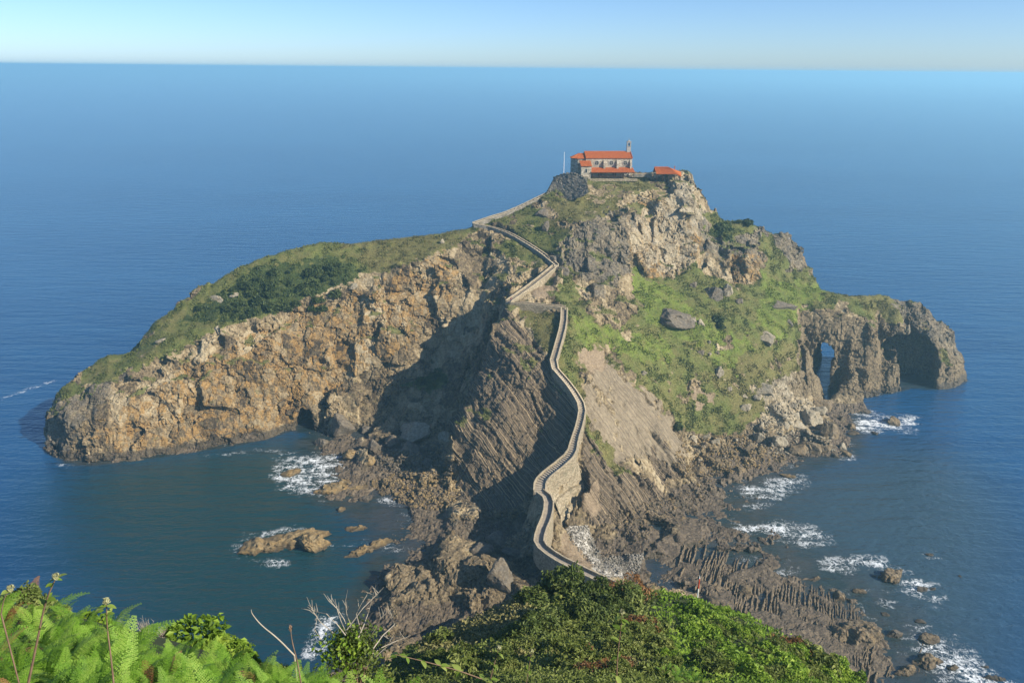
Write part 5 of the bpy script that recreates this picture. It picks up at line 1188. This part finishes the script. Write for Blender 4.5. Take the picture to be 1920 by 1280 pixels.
def bush_mesh(seed, n, dims, ll, lump=0.28, aspect=0.55, spread=0.8, inner=0.25):
    r=np.random.default_rng(seed); d=r.normal(size=(n,3)); d[:,2]=np.abs(d[:,2])*0.9-0.12; d/=np.linalg.norm(d,axis=1,keepdims=True)
    k=1+lump*fbm(d*1.0+seed,0.55,3,seed)*2; rr_=k*(1-inner*r.random(n)**1.5)
    C=d*rr_[:,None]*np.array(dims); a,s=frames(n,d,r,spread)
    t=np.clip(0.5+0.9*vn(C+seed,max(dims)*0.35,seed)*0.5+r.normal(size=n)*0.2,0,1)
    return leaves('foliage',C,a,s,ll*r.uniform(0.7,1.3,n),ll*aspect*r.uniform(0.7,1.3,n),t)
# grass on the islet: short tufts over the turf
cand=np.nonzero((grass>0.6)&((NV@np.array((0,-0.6,0.8)))>0.15))[0]
nn_=min(len(cand),105000); pick=RNG.choice(cand,nn_,replace=False)
C=V[pick]+NV[pick]*0.16+RNG.normal(size=(nn_,3))*0.12; a,s=frames(nn_,NV[pick]*0.3+np.array((0,-0.5,0.1)),RNG,0.7)
a=a*0.5+np.array((0,0,0.8))*np.sign(a[:,2:3]+1e-6)*1.0; a/=np.linalg.norm(a,axis=1,keepdims=True); s=np.cross(np.cross(a,s),a); s/=np.linalg.norm(s,axis=1,keepdims=True)
tt=np.clip(0.5+0.40*vn(V[pick],3.0,501)+0.35*vn(V[pick],9,503)+RNG.normal(size=nn_)*0.13,0,1)
csz=0.45+1.25*sstep(-0.3,0.5,fbm(V[pick],2.6,3,507))
vg=np.stack([vd[pick],vb[pick],vy[pick]],1)
def tuft(name, sel, m, L0, W0):
    if sel.sum()==0: return
    me_=leaves(name,C[sel],a[sel],s[sel],L0*RNG.uniform(0.5,1.5,sel.sum())*csz[sel],W0*RNG.uniform(0.5,1.5,sel.sum())*csz[sel],tt[sel]); o=link(name,me_,m); tag(o,kind='stuff')
kind_=np.where(vg[:,0]>0.5,0,np.where((vg[:,2]>0.5)&(RNG.random(nn_)<0.8),2,np.where((vg[:,1]>0.5)&(RNG.random(nn_)<0.75),1,3)))
tuft('scrub_cover',kind_==0,leaf_mat('scrub_leaf',(0.022,0.035,0.010),(0.060,0.085,0.021),(0.13,0.15,0.042),0.2),0.62,0.46)
tuft('bright_grass',kind_==1,leaf_mat('bright_grass_blade',(0.07,0.10,0.016),(0.175,0.225,0.034),(0.31,0.33,0.075),0.3),0.42,0.30)
tuft('dry_grass',kind_==2,leaf_mat('dry_grass_blade',(0.07,0.066,0.02),(0.17,0.15,0.05),(0.31,0.26,0.12),0.25),0.42,0.27)
tuft('grass',kind_==3,leaf_mat('grass_blade',(0.045,0.06,0.015),(0.115,0.13,0.032),(0.22,0.215,0.068),0.25),0.44,0.30)
# shrubs on the left slope and around
m_shrub=leaf_mat('dark_shrub_leaf',(0.016,0.028,0.009),(0.046,0.068,0.018),(0.11,0.13,0.038),0.18)
SHB=[bush_mesh(600+i,420,(1,0.9,0.75),0.42,0.35) for i in range(4)]
for me_ in SHB: me_.materials.append(m_shrub)
def put(me_, name, loc, s, label, cat, group=None, sink=0.1):
    o=bpy.data.objects.new(name,me_); COL.objects.link(o); o.location=loc-Vector((0,0,s*sink)); o.scale=(s*random.uniform(0.85,1.2),s*random.uniform(0.85,1.2),s*random.uniform(0.8,1.15)); o.rotation_euler=(0,0,random.uniform(0,6.28)); tag(o,label,cat,group); return o
for x,y,s in [(random.uniform(430,640),0,0) for _ in range(46)]:
    y=random.uniform(505,585)+(540-x)*0.10
    loc,nr=hit(x,y); put(random.choice(SHB),'shrub',loc,random.uniform(1.1,2.4),'dark green rounded shrub in the scrub thicket of the left slope','shrub','dark shrubs on the left slope')
for x,y,s,lab in ((430,580,2.2,'dark green shrub just below the pale rocks of the left slope'),(382,575,2.4,'olive shrub left of the pale rocks on the left slope'),(1402,418,2.2,'dark green bush capping the hump right of the summit'),(1384,417,1.7,'dark green bush on the left shoulder of the hump right of the summit'),(1350,428,2.8,'dark green bush on the saddle right of the summit cliff'),(1362,445,2.2,'dark green bush hanging below the saddle right of the summit'),(1345,600,2.6,'round green bush on the slope right of the dome boulder'),(1350,612,1.8,'smaller green bush below the round bush on the slope'),(790,715,2.2,'dark green bush in the shaded cove'),(815,705,1.8,'small dark green bush at the upper edge of the shaded cove greenery'),(1270,800,2.0,'dark green bush at the lower tip of the green slope')):
    loc,nr=hit(x,y); put(random.choice(SHB),'shrub',loc,s,lab,'shrub')

# ------------------------------------------------------------------ vegetation of the near slope
m_dkleaf=leaf_mat('hedge_leaf',(0.036,0.056,0.013),(0.11,0.15,0.032),(0.25,0.28,0.085),0.3)
m_brleaf=leaf_mat('bright_leaf',(0.06,0.11,0.010),(0.20,0.32,0.03),(0.42,0.52,0.085),0.42)
m_mid=leaf_mat('mid_leaf',(0.055,0.08,0.016),(0.165,0.205,0.042),(0.34,0.355,0.11),0.38)
m_rust=leaf_mat('dead_bracken',(0.10,0.045,0.018),(0.24,0.115,0.04),(0.38,0.22,0.10),0.2)
m_twig=simple('bare_twig',(0.40,0.35,0.28),0.9,0.25,6.0); m_stem=simple('bramble_stem',(0.20,0.13,0.085),0.8,0.35,9.0)
GC=150000
px_=RNG.uniform(-34,44,GC*6); py_=RNG.uniform(12,78,GC*6); dd=np.hypot(px_,py_)
keep=(RNG.random(GC*6) < np.clip((30/dd)**2,0,1)*0.55); px_,py_=px_[keep][:GC],py_[keep][:GC]; dd=np.hypot(px_,py_)
pz_=HG2(px_,py_); P3=np.stack([px_,py_,pz_],1); uu,vv=proj(P3)
ok=(uu>560)&(uu<1800)&(vv>1040)&(vv<1420); P3,dd,uu,vv=P3[ok],dd[ok],uu[ok],vv[ok]; n_=len(P3)
patch_=fbm(P3,6,3,521); bright=inpoly(uu,vv,[(1250,1095),(1320,1105),(1640,1290),(1300,1290),(1220,1150)])&(patch_>-0.25); dry=inpoly(uu,vv,[(760,1190),(1000,1105),(1040,1130),(900,1210),(800,1240)])|(patch_<-0.42)
Cc=P3+RNG.normal(size=(n_,3))*0.12+np.array((0,0,0.15)); Aa,Ss=frames(n_,np.array((0.1,-0.4,0.8)),RNG,0.8); Tt=np.clip(0.45+0.45*vn(P3,1.7,523)+0.3*vn(P3,6,525)+RNG.normal(size=n_)*0.2,0,1)
for nm,sel,m,L0 in (('ground_cover',~bright&~dry,m_mid,0.24),('bright_ground_cover',bright,m_brleaf,0.25),('dry_ground_cover',dry,leaf_mat('dry_leaf',(0.065,0.068,0.02),(0.185,0.18,0.056),(0.36,0.31,0.14),0.25),0.24)):
    me_=leaves(nm,Cc[sel],Aa[sel],Ss[sel],L0*RNG.uniform(0.5,1.9,sel.sum())*np.clip(dd[sel]/45,0.45,1.2),L0*0.6*RNG.uniform(0.5,1.6,sel.sum())*np.clip(dd[sel]/45,0.45,1.2),Tt[sel]); o=link(nm,me_,m); tag(o,kind='stuff')
def bushes(seed, n, dims, ll, m, k=3, **kw):
    out=[bush_mesh(seed+i,n,dims,ll,**kw) for i in range(k)]
    for me_ in out: me_.materials.append(m)
    return out
BD=bushes(700,2600,(1,0.9,0.8),0.17,m_dkleaf,lump=0.32); BB=bushes(720,1500,(1,0.9,0.75),0.22,m_brleaf,lump=0.38); BM=bushes(740,1800,(1,0.9,0.7),0.18,m_mid,lump=0.35); BR_=bushes(760,700,(1,0.9,0.6),0.26,m_rust,k=3,lump=0.30,aspect=0.22,spread=1.2)
BB += bushes(780,620,(1,0.9,0.7),0.36,m_brleaf,k=2,lump=0.45,aspect=0.6); BM += bushes(790,700,(1,0.9,0.65),0.32,m_mid,k=2,lump=0.45,aspect=0.5)
def hb(px,py,s,meshes,label,group=None,name='bush'):
    loc=hill_hit(px,py)
    if loc is None: return
    put(random.choice(meshes),name,loc,s,label,'bush',group,0.15)
for px,py,s,lab in ((1060,1112,2.2,'dark olive bush on the crest of the foreground spur below the causeway'),(1105,1122,2.0,'dark olive bush right of the crest of the foreground spur'),(1012,1132,1.8,'dark olive bush left of the crest of the foreground spur'),(1140,1150,1.9,'broad dark bush in the middle of the foreground spur'),(1085,1160,1.8,'dark bush in front of the crest bush'),(1030,1175,1.6,'dark bush on the shaded flank of the foreground spur'),(985,1190,1.4,'dark bush low on the shaded flank of the spur'),(1175,1130,1.8,'dark bush beside the rusty bracken')):
    hb(px,py,s,BD,lab)
for _ in range(46):
    px=random.uniform(800,1560); py=random.uniform(1120+abs(px-1070)*0.22,1275); hb(px,py,random.uniform(0.7,1.5),BM,'mid green low bush among the ground cover of the foreground spur','mid green bushes on the spur')
for _ in range(44):
    px=random.uniform(1250,1600); py=random.uniform(1112+max(0,px-1310)*0.58,1285); hb(px,py,random.uniform(0.6,1.3),BB,'bright green leafy bush on the right flank of the foreground spur','bright green bushes on the spur')
for px,py,s,lab in ((1480,1218,1.7,'rusty brown dead bracken near the right edge of the spur'),(1505,1238,1.3,'smaller rusty bracken below the one near the right edge'),(1190,1112,1.9,'rusty bracken clump on the crest right of the dark bushes'),(1225,1108,1.3,'small rusty bracken at the right end of the crest clump'),(1140,1105,1.0,'rusty fern tuft on top of the crest bush'),(1200,1178,1.5,'rusty bracken patch in the middle of the spur'),(1098,1238,1.0,'rusty bracken in the centre foreground'),(1130,1262,1.1,'brown bracken at the bottom centre'),(1175,1255,1.0,'brown bracken right of the bottom centre'),(1066,1090,0.8,'orange tuft at the very top of the spur')):
    hb(px,py,s,BR_,lab,None,'dead_bracken')

# bracken ferns close to the camera
m_fern=leaf_mat('fern_frond',(0.055,0.13,0.010),(0.17,0.33,0.030),(0.36,0.50,0.09),0.4,0.5)
def frond_mesh(seed, L=0.75):
    r=np.random.default_rng(seed); C_=[];A2=[];S2=[];LL=[];WW=[];TT=[]; np_=17
    for i in range(np_):
        t=(i+1.2)/(np_+1.2); x=L*t; z=0.34*L*math.sin(t*1.9)-0.30*L*t*t; w_=0.30*L*(1-t)**0.9*min(1,t*5)+0.015
        for sd in (-1,1):
            dirn=np.array((0.45,sd*0.85,-0.12+r.normal()*0.06)); dirn/=np.linalg.norm(dirn); nn=max(4,int(w_/0.017))
            for j in range(nn):
                u_=(j+0.5)/nn; c=np.array((x,0,z))+dirn*w_*u_+np.array((0,0,-0.10*w_*u_*u_)); pw=0.043*L*(1-u_)**0.5*(1-0.55*t)+0.006
                for s3 in (-1,1):
                    ax_=np.cross(np.array((0,0,1.0)),dirn)*s3+dirn*0.35; ax_/=np.linalg.norm(ax_)
                    C_.append(c+ax_*pw*0.5); A2.append(ax_); S2.append(dirn); LL.append(pw); WW.append(w_/nn*1.05); TT.append(np.clip(0.5+0.25*(t-0.4)+r.normal()*0.16+0.2*(seed%3-1),0,1))
    nC=np.array(C_); aa=np.array(A2); ss=np.array(S2); ss=ss-aa*(ss*aa).sum(1,keepdims=True); ss/=np.linalg.norm(ss,axis=1,keepdims=True)
    me_=leaves('frond',nC,aa,ss,np.array(LL),np.array(WW),np.array(TT),0.05); me_.materials.append(m_fern); return me_
FR=[frond_mesh(800+i,random.uniform(0.65,0.85)) for i in range(5)]
FRD=[m_.copy() for m_ in FR[:2]]
for m_ in FRD: m_.materials.clear(); m_.materials.append(m_rust)
mbx=MB(); mbx.tube([(0,0,-0.45),(0.02,0,-0.1),(0.0,0,0.02)],[0.006,0.006,0.004],5); STALK=mbx.mesh('stalk'); STALK.materials.append(m_fern)
def fern(loc, s, label, group, nf=7):
    root=thing('fern',label,'fern',tuple(loc),random.uniform(0,6.28),group); root.scale=(s,s,s)
    st_=link('stalk',STALK,None,root,(0,0,0.36))
    for k in range(nf):
        o=link('frond',random.choice(FRD) if random.random()<0.05 else random.choice(FR),None,root); o.location=(0,0,0.38+random.uniform(-0.05,0.08)); o.rotation_euler=(random.uniform(-0.5,0.5),random.uniform(-0.95,0.15),k*6.283/nf+random.uniform(-0.35,0.35)); f=random.uniform(0.75,1.15); o.scale=(f,f,f)
nf_=0
for Yf in np.arange(4.4,13.0,0.34):
    x0=-0.70*(Yf+2.3)-0.6; x1=-0.28*Yf+0.55
    for X in np.arange(x0,x1,0.42):
        xx=X+random.uniform(-0.2,0.2); yy=Yf+random.uniform(-0.2,0.2); zz=float(HG2(xx,yy)); u1,v1=proj(np.array([[xx,yy,zz+0.75]]))
        if v1[0]>1400 or u1[0]<-120: continue
        if v1[0] < 1108+0.265*max(0,u1[0]-40): continue
        fern(Vector((xx,yy,zz)),random.uniform(0.55,0.85),'bright green bracken fern in the thick bank at the bottom left','bracken ferns in the foreground',7); nf_+=1
for px,py in ((1240,1276),(1262,1281),(1275,1272),(1252,1268),(1300,1285),(1288,1278)):
    loc=hill_hit(px,py)
    if loc: fern(loc,0.95,'pale green fern clump low on the spur at the bottom edge','ferns low on the spur',7)
# leafy bushes between ferns and water
for px,py,Y,s,me_set,lab in ((345,1210,11.5,0.62,BB,'glossy green leafy bush at the edge of the fern bank, left one of two'),(400,1215,11.5,0.55,BB,'glossy green leafy bush at the edge of the fern bank, right one of two'),(445,1250,10.5,0.4,BB,'small leafy bush where the fern bank drops to the water')):
    p=up(px,py,Y=Y); o=put(random.choice(me_set),'bush',p-Vector((0,0,s*0.55)),s,lab,'bush',None,0)
    mb=MB(); 
    for k in range(5): mb.tube([(0,0,-2.2),(random.uniform(-.3,.3),random.uniform(-.3,.3),-0.6),(random.uniform(-.5,.5),random.uniform(-.5,.5),0.2)],[0.03,0.02,0.01],5)
    mb.build('stem',m_stem,o)
for px,py,Y,s,me_set,lab in ((30,1128,9.5,0.42,BD,'dark leafy bush at the far left top of the fern bank'),(88,1150,10.0,0.36,BM,'small olive bush behind the tall bramble at the left'),(150,1172,10.5,0.36,BB,'small bright bush on the upper rim of the fern bank'),(500,1262,9.5,0.34,BD,'small dark bush at the lower right end of the fern bank'),(250,1235,8.5,0.30,BM,'little olive bush poking out between the ferns below the dead sprays'),(120,1225,7.5,0.26,BD,'little dark bush between the ferns near the tall bramble'),(395,1262,8.0,0.26,BM,'little bush between the ferns below the glossy bushes')):
    p=up(px,py,Y=Y); o=put(random.choice(me_set),'bush',p-Vector((0,0,s*0.5)),s,lab,'bush',None,0)
    mb=MB(); mb.tube([(0,0,-2.5),(0.05,0.02,-0.8),(0,0,0.1)],[0.06,0.05,0.03],5); mb.build('stem',m_stem,o)
# twiggy shrub in the middle
tc_=up(668,1215,Y=9.6)
tws=thing('twiggy_shrub','green shrub with long bare pale twigs sticking up at the right end of the ferns','shrub',(tc_.x,tc_.y,tc_.z-1.6))
fo_me=bush_mesh(881,1500,(0.46,0.42,0.62),0.065,lump=0.45,inner=0.7); fo_me.materials.append(m_dkleaf); o=link('foliage',fo_me,None,tws,(0,0,1.45))
fo_me=bush_mesh(882,420,(0.42,0.40,0.42),0.085,lump=0.5,inner=0.6); fo_me.materials.append(m_brleaf); o=link('foliage',fo_me,None,tws,(-0.12,-0.1,1.6))
fo_me=bush_mesh(883,900,(0.6,0.5,0.5),0.07,lump=0.4,inner=0.6); fo_me.materials.append(m_mid); o=link('foliage',fo_me,None,tws,(0.15,0,0.75))
mb=MB()
for k in range(7): mb.tube([(0,0,-0.6),(random.uniform(-.15,.15),random.uniform(-.15,.15),0.5),(random.uniform(-.35,.35),random.uniform(-.3,.3),1.5)],[0.03,0.022,0.012],5)
mb.build('trunk',m_stem,tws)
TW=[((640,1200),(600,1165),(575,1118)),((648,1190),(612,1150),(565,1140)),((655,1185),(632,1140),(607,1112),),((660,1190),(650,1150),(652,1105)),((672,1195),(690,1150),(705,1096)),((690,1200),(712,1160),(728,1140)),((700,1215),(740,1170),(726,1130)),((680,1190),(668,1150),(690,1110)),((610,1210),(590,1180),(592,1140)),((700,1235),(735,1205),(720,1190)),((690,1230),(745,1200),(770,1190)),((655,1205),(640,1165),(628,1122)),((650,1180),(680,1140),(720,1100))]
for tw_ in TW:
    pts=[]
    for k,(a_,b2) in enumerate(tw_): pts.append(up(a_,b2,Y=9.6+random.uniform(-0.25,0.25))-tws.location)
    mid=[pts[0].lerp(pts[1],0.5)+Vector((random.uniform(-.02,.02),0,0.02)),pts[1].lerp(pts[2],0.5)+Vector((random.uniform(-.03,.03),0,0))]
    mb=MB(); mb.tube([pts[0],mid[0],pts[1],mid[1],pts[2]],[0.008,0.007,0.006,0.004,0.002],5)
    for k in range(3):
        s_=pts[1].lerp(pts[2],random.uniform(0.1,0.8)); mb.tube([s_,s_+Vector((random.uniform(-.10,.10),random.uniform(-.08,.08),random.uniform(0.06,0.18)))],[0.005,0.002],4)
    mb.build('twig',m_twig,tws)
# lone curved dry stalk and the dark dock stem beside it
def stalk(name,label,cat,pts,Y,r,m,extra=None,grp=None):
    P_=[up(a_,b2,Y=Y) for a_,b2 in pts]; P_=smooth_path(P_,2); g=float(HG2(P_[0].x,P_[0].y)); o=thing(name,label,cat,tuple(P_[0]),0,grp)
    L_=[p-P_[0] for p in P_]; L_=[L_[0]+Vector((0,0,min(-0.3,g-P_[0].z-0.1)))]+L_; n=len(L_); mb=MB(); mb.tube(L_,[r*(1-0.7*i/(n-1)) for i in range(n)],6); mb.build('stem',m,o); return o,P_
stalk('dry_stalk','thin pale curved dry stalk arching over the dark water','stalk',[(552,1228),(520,1195),(490,1172),(472,1150),(471,1142)],8.0,0.011,m_twig)
o,P_=stalk('dock_stalk','brown dock stalk with dark seed head standing right of the ferns','stalk',[(566,1290),(558,1240),(548,1205),(545,1180)],6.5,0.010,m_stem)
sh_=bush_mesh(885,60,(0.018,0.018,0.05),0.02,lump=0.2); sh_.materials.append(m_stem); link('seed_head',sh_,None,o,tuple(P_[-1]-P_[0]))
# pale dead gorse sprays at the edge of the fern bank
for px,py,hh in ((228,1195,0.42),(275,1198,0.46),(305,1196,0.2)):
    p=up(px,py,Y=11.5); o=thing('dead_spray','feathery pale dead twigs behind the ferns, '+{228:'left spray',275:'tallest spray',305:'small right spray'}[px],'dead shrub',tuple(p)); mb=MB()
    for k in range(34):
        a_=random.uniform(-0.5,0.5); L_=hh*random.uniform(0.5,1.1); e=Vector((math.sin(a_)*L_*0.8,random.uniform(-.1,.1),math.cos(a_)*L_)); mb.tube([(0,0,-0.25),e*0.5,e],[0.005,0.0035,0.0015],4)
        for j in range(4): q0=e*random.uniform(0.4,0.95); mb.tube([q0,q0+Vector((random.uniform(-.05,.05),0,random.uniform(.02,.07)))],[0.002,0.001],3)
    ob=mb.build('twigs',m_twig,o); ob['kind']='stuff'
# bramble shoots with leaves
m_blf=leaf_mat('bramble_leaf',(0.09,0.15,0.02),(0.22,0.33,0.05),(0.42,0.46,0.13),0.45)
m_tip=leaf_mat('bramble_tip',(0.28,0.26,0.12),(0.42,0.42,0.22),(0.55,0.52,0.33),0.3)
def leaf_me(L,W_,seed):
    mb=MB(); n=6; V_=[]; 
    for i in range(n+1):
        t=i/n; w_=W_*math.sin(math.pi*min(1,t*0.93+0.05))**0.8*(1-0.25*t); z=-0.12*L*t*t
        V_ += [(L*t,-w_/2,z+0.18*w_),(L*t,0,z),(L*t,w_/2,z+0.18*w_)]
    F_=[]
    for i in range(n):
        for j in range(2): a=3*i+j; F_.append((a,a+3,a+4,a+1))
    mb.poly(V_,F_); me_=mb.mesh('leaf',True); attr(me_,'tint',np.full(len(V_),(seed%5)/4.0)); me_.materials.append(m_blf); return me_
LM=[leaf_me(0.055+0.008*i,0.034+0.004*i,i) for i in range(5)]
def bramble(label, pts, Y, r, leaves_at, tip=True, big=1.0):
    o,P_=stalk('bramble_shoot',label,'bramble',pts,Y,r,m_stem)
    n=len(P_)
    for t in leaves_at:
        f=t*(n-1); i=min(n-2,int(f)); p=P_[i].lerp(P_[i+1],f-i)-P_[0]
        for k in range(3):
            l=link('leaf',random.choice(LM),None,o,tuple(p)); l.rotation_euler=(random.uniform(-0.5,0.5),random.uniform(-0.6,0.5),random.uniform(0,6.28)); s_=big*random.uniform(0.7,1.2); l.scale=(s_,s_,s_)
    if tip:
        tm=bush_mesh(890+int(pts[0][0])%50,40,(0.022,0.022,0.03),0.035,lump=0.2,aspect=0.35,spread=0.4); tm.materials.append(m_tip); t_=link('shoot_tip',tm,None,o,tuple(P_[-1]-P_[0])); t_.scale=(big,)*3
bramble('tall bramble shoot with reddish stem rising at the far left of the fern bank',[(52,1285),(70,1200),(84,1130),(105,1082)],4.6,0.012,(0.45,0.62,0.68,0.85,0.93))
bramble('bramble shoot with pale flower-like tip left of the dead sprays',[(214,1290),(208,1230),(200,1170),(200,1128)],4.8,0.009,(0.6,0.75,0.88))
bramble('short bramble tip at the left edge of the picture',[(2,1150),(8,1118),(20,1104)],4.6,0.006,(0.5,0.8))
bramble('low arching bramble shoot with round yellow green leaves at the bottom centre',[(970,1300),(880,1262),(800,1240),(740,1226)],6.0,0.008,(0.15,0.3,0.42,0.55,0.68,0.8,0.92),False,1.3)
bramble('upright bramble shoot with a leafy tip at the bottom centre',[(915,1290),(925,1250),(935,1215)],6.0,0.008,(0.3,0.55,0.8),True,1.1)
bramble('thin pale bramble shoot at the right of the bottom centre',[(985,1290),(992,1250),(996,1222)],6.0,0.006,(0.45,0.75),True,0.9)
bramble('tall leafy bramble shoot in the lower middle in front of the spur',[(1155,1290),(1158,1225),(1164,1180),(1166,1148)],6.2,0.008,(0.2,0.35,0.5,0.65,0.8,0.92),True,1.2)
# ------------------------------------------------------------------ small things
m_red=simple('red_paint',(0.55,0.06,0.025),0.6,0.15,4.0); m_skin=simple('skin',(0.45,0.27,0.19),0.6,0.05,8.0); m_cloth=simple('dark_red_cloth',(0.16,0.035,0.04),0.9,0.2,8.0); m_jean=simple('dark_trousers',(0.03,0.035,0.05),0.9,0.2,8.0); m_hair=simple('dark_hair',(0.02,0.015,0.012),0.7,0.2,8.0)
mk=hill_hit(1308,1116); mk=mk if mk else up(1308,1116,Y=55)
pole=thing('marker_pole','thin red and white marker pole at the edge of the foreground spur','pole',tuple(mk))
for nm,z0,z1,m in (('white_band',-0.5,0.75,m_white),('red_band',0.75,1.75,m_red),('tip',1.75,2.05,m_white)):
    mb=MB(); mb.tube([(0,0,z0),(0,0,z1)],[0.055,0.055] if nm!='tip' else [0.05,0.02],8); mb.build(nm,m,pole)
# walker at the hairpin
pw=up(958,566,z=48.35); 
walker=thing('person','walker in dark red top standing at the hairpin of the path','person',(pw.x,pw.y,pw.z),0.5)
J=[((0,0,0.95),0.15),((0,0,1.15),0.14),((0,0,1.40),0.17),((0,0,1.52),0.07),((0,0.0,1.60),0.09),((0,-0.01,1.72),0.10),((0.20,0,1.42),0.06),((0.26,-0.03,1.15),0.05),((0.24,-0.10,0.92),0.04),((-0.20,0,1.42),0.06),((-0.26,-0.02,1.15),0.05),((-0.22,-0.12,0.93),0.04),((0.10,0,0.88),0.10),((0.11,-0.06,0.48),0.07),((0.11,0.02,0.08),0.05),((0.11,-0.12,0.03),0.04),((-0.10,0,0.88),0.10),((-0.12,0.04,0.48),0.07),((-0.12,0.12,0.08),0.05),((-0.12,-0.02,0.03),0.04)]
E_=[(0,1),(1,2),(2,3),(3,4),(4,5),(2,6),(6,7),(7,8),(2,9),(9,10),(10,11),(0,12),(12,13),(13,14),(14,15),(0,16),(16,17),(17,18),(18,19)]
pm=bpy.data.meshes.new('body'); pm.from_pydata([j[0] for j in J],E_,[]); body=link('body',pm,None,walker)
md=body.modifiers.new('skin','SKIN')
for i,j in enumerate(J): pm.skin_vertices[0].data[i].radius=(j[1],j[1]*0.85)
pm.skin_vertices[0].data[0].use_root=True
body.modifiers.new('sub','SUBSURF').levels=1
ev=body.evaluated_get(bpy.context.evaluated_depsgraph_get()); bm2=bpy.data.meshes.new_from_object(ev); body.modifiers.clear(); body.data=bm2
for m in (m_cloth,m_jean,m_skin,m_hair): bm2.materials.append(m)
for p in bm2.polygons:
    z=p.center.z; x=abs(p.center.x); p.material_index = 1 if z<0.93 and x<0.19 else (3 if z>1.70 or (z>1.62 and p.center.y>0.02) else (2 if z>1.50 or (x>0.2 and z<1.05) else 0))
# gull on the pinnacle
gl,gn_=hit(1479,449)
gull=thing('gull','white gull perched on the rock pinnacle right of the summit','gull',tuple(gl),0.8)
mb=MB(); mb.tube([(-0.42,0,0.38),(-0.2,0,0.36),(0,0,0.36),(0.18,0,0.42),(0.26,0,0.55),(0.32,0,0.66),(0.40,0,0.66),(0.50,0,0.63)],[0.03,0.10,0.15,0.13,0.08,0.085,0.05,0.01],8); mb.build('body',m_white,gull,True)
mb=MB()
for s in (-1,1): mb.tube([(0.12,s*0.12,0.42),(-0.1,s*0.14,0.40),(-0.5,s*0.05,0.37)],[0.04,0.07,0.015],6)
mb.build('wings',m_grey,gull,True); mb=MB()
for s in (-1,1): mb.tube([(0,s*0.05,0.26),(0,s*0.05,-0.05)],[0.015,0.015],5)
mb.build('legs',m_red,gull)
# little boat far out
bp=up(801,150.5,z=0.0); boat=thing('boat','tiny white motor boat far out near the horizon','boat',(bp.x,bp.y,0),0.15); bs=2.2
hull=[(-5,1.6),(-5,-1.6),(1,-1.7),(4,-1.1),(6.5,0),(4,1.1),(1,1.7)]
mb=MB(); k=len(hull); mb.poly([(x*bs,y*bs*0.8,-0.4) for x,y in hull]+[(x*bs*1.08,y*bs,1.6*bs+(0.5*bs if x>3 else 0)) for x,y in hull],[tuple(range(k-1,-1,-1)),tuple(range(k,2*k))]+[(i,(i+1)%k,k+(i+1)%k,k+i) for i in range(k)]); mb.build('hull',m_white,boat)
mb=MB(); mb.box((0.3*bs,0,2.5*bs),(3.6*bs,2.2*bs,1.9*bs),0,0.85); cb=mb.build('cabin',m_white,boat); mb=MB(); mb.box((0.3*bs,0,2.8*bs),(3.62*bs,2.0*bs,0.5*bs)); mb.build('windows',m_glass,cb)
# ------------------------------------------------------------------ sea air
hz=MB(); hz.box((0,19000,61.5),(84000,42000,135)); hazeo=hz.build('haze',None); hazeo.data.materials.clear()
mh=bpy.data.materials.new('sea_air'); mh.use_nodes=True; t=mh.node_tree; t.nodes.clear(); o=t.nodes.new('ShaderNodeOutputMaterial'); pv=t.nodes.new('ShaderNodeVolumePrincipled')
pv.inputs['Color'].default_value=(0.43,0.81,1.0,1); pv.inputs['Density'].default_value=0.00028; pv.inputs['Anisotropy'].default_value=0.2
t.links.new(pv.outputs[0],o.inputs['Volume']); hazeo.data.materials.append(mh); tag(hazeo,kind='stuff')
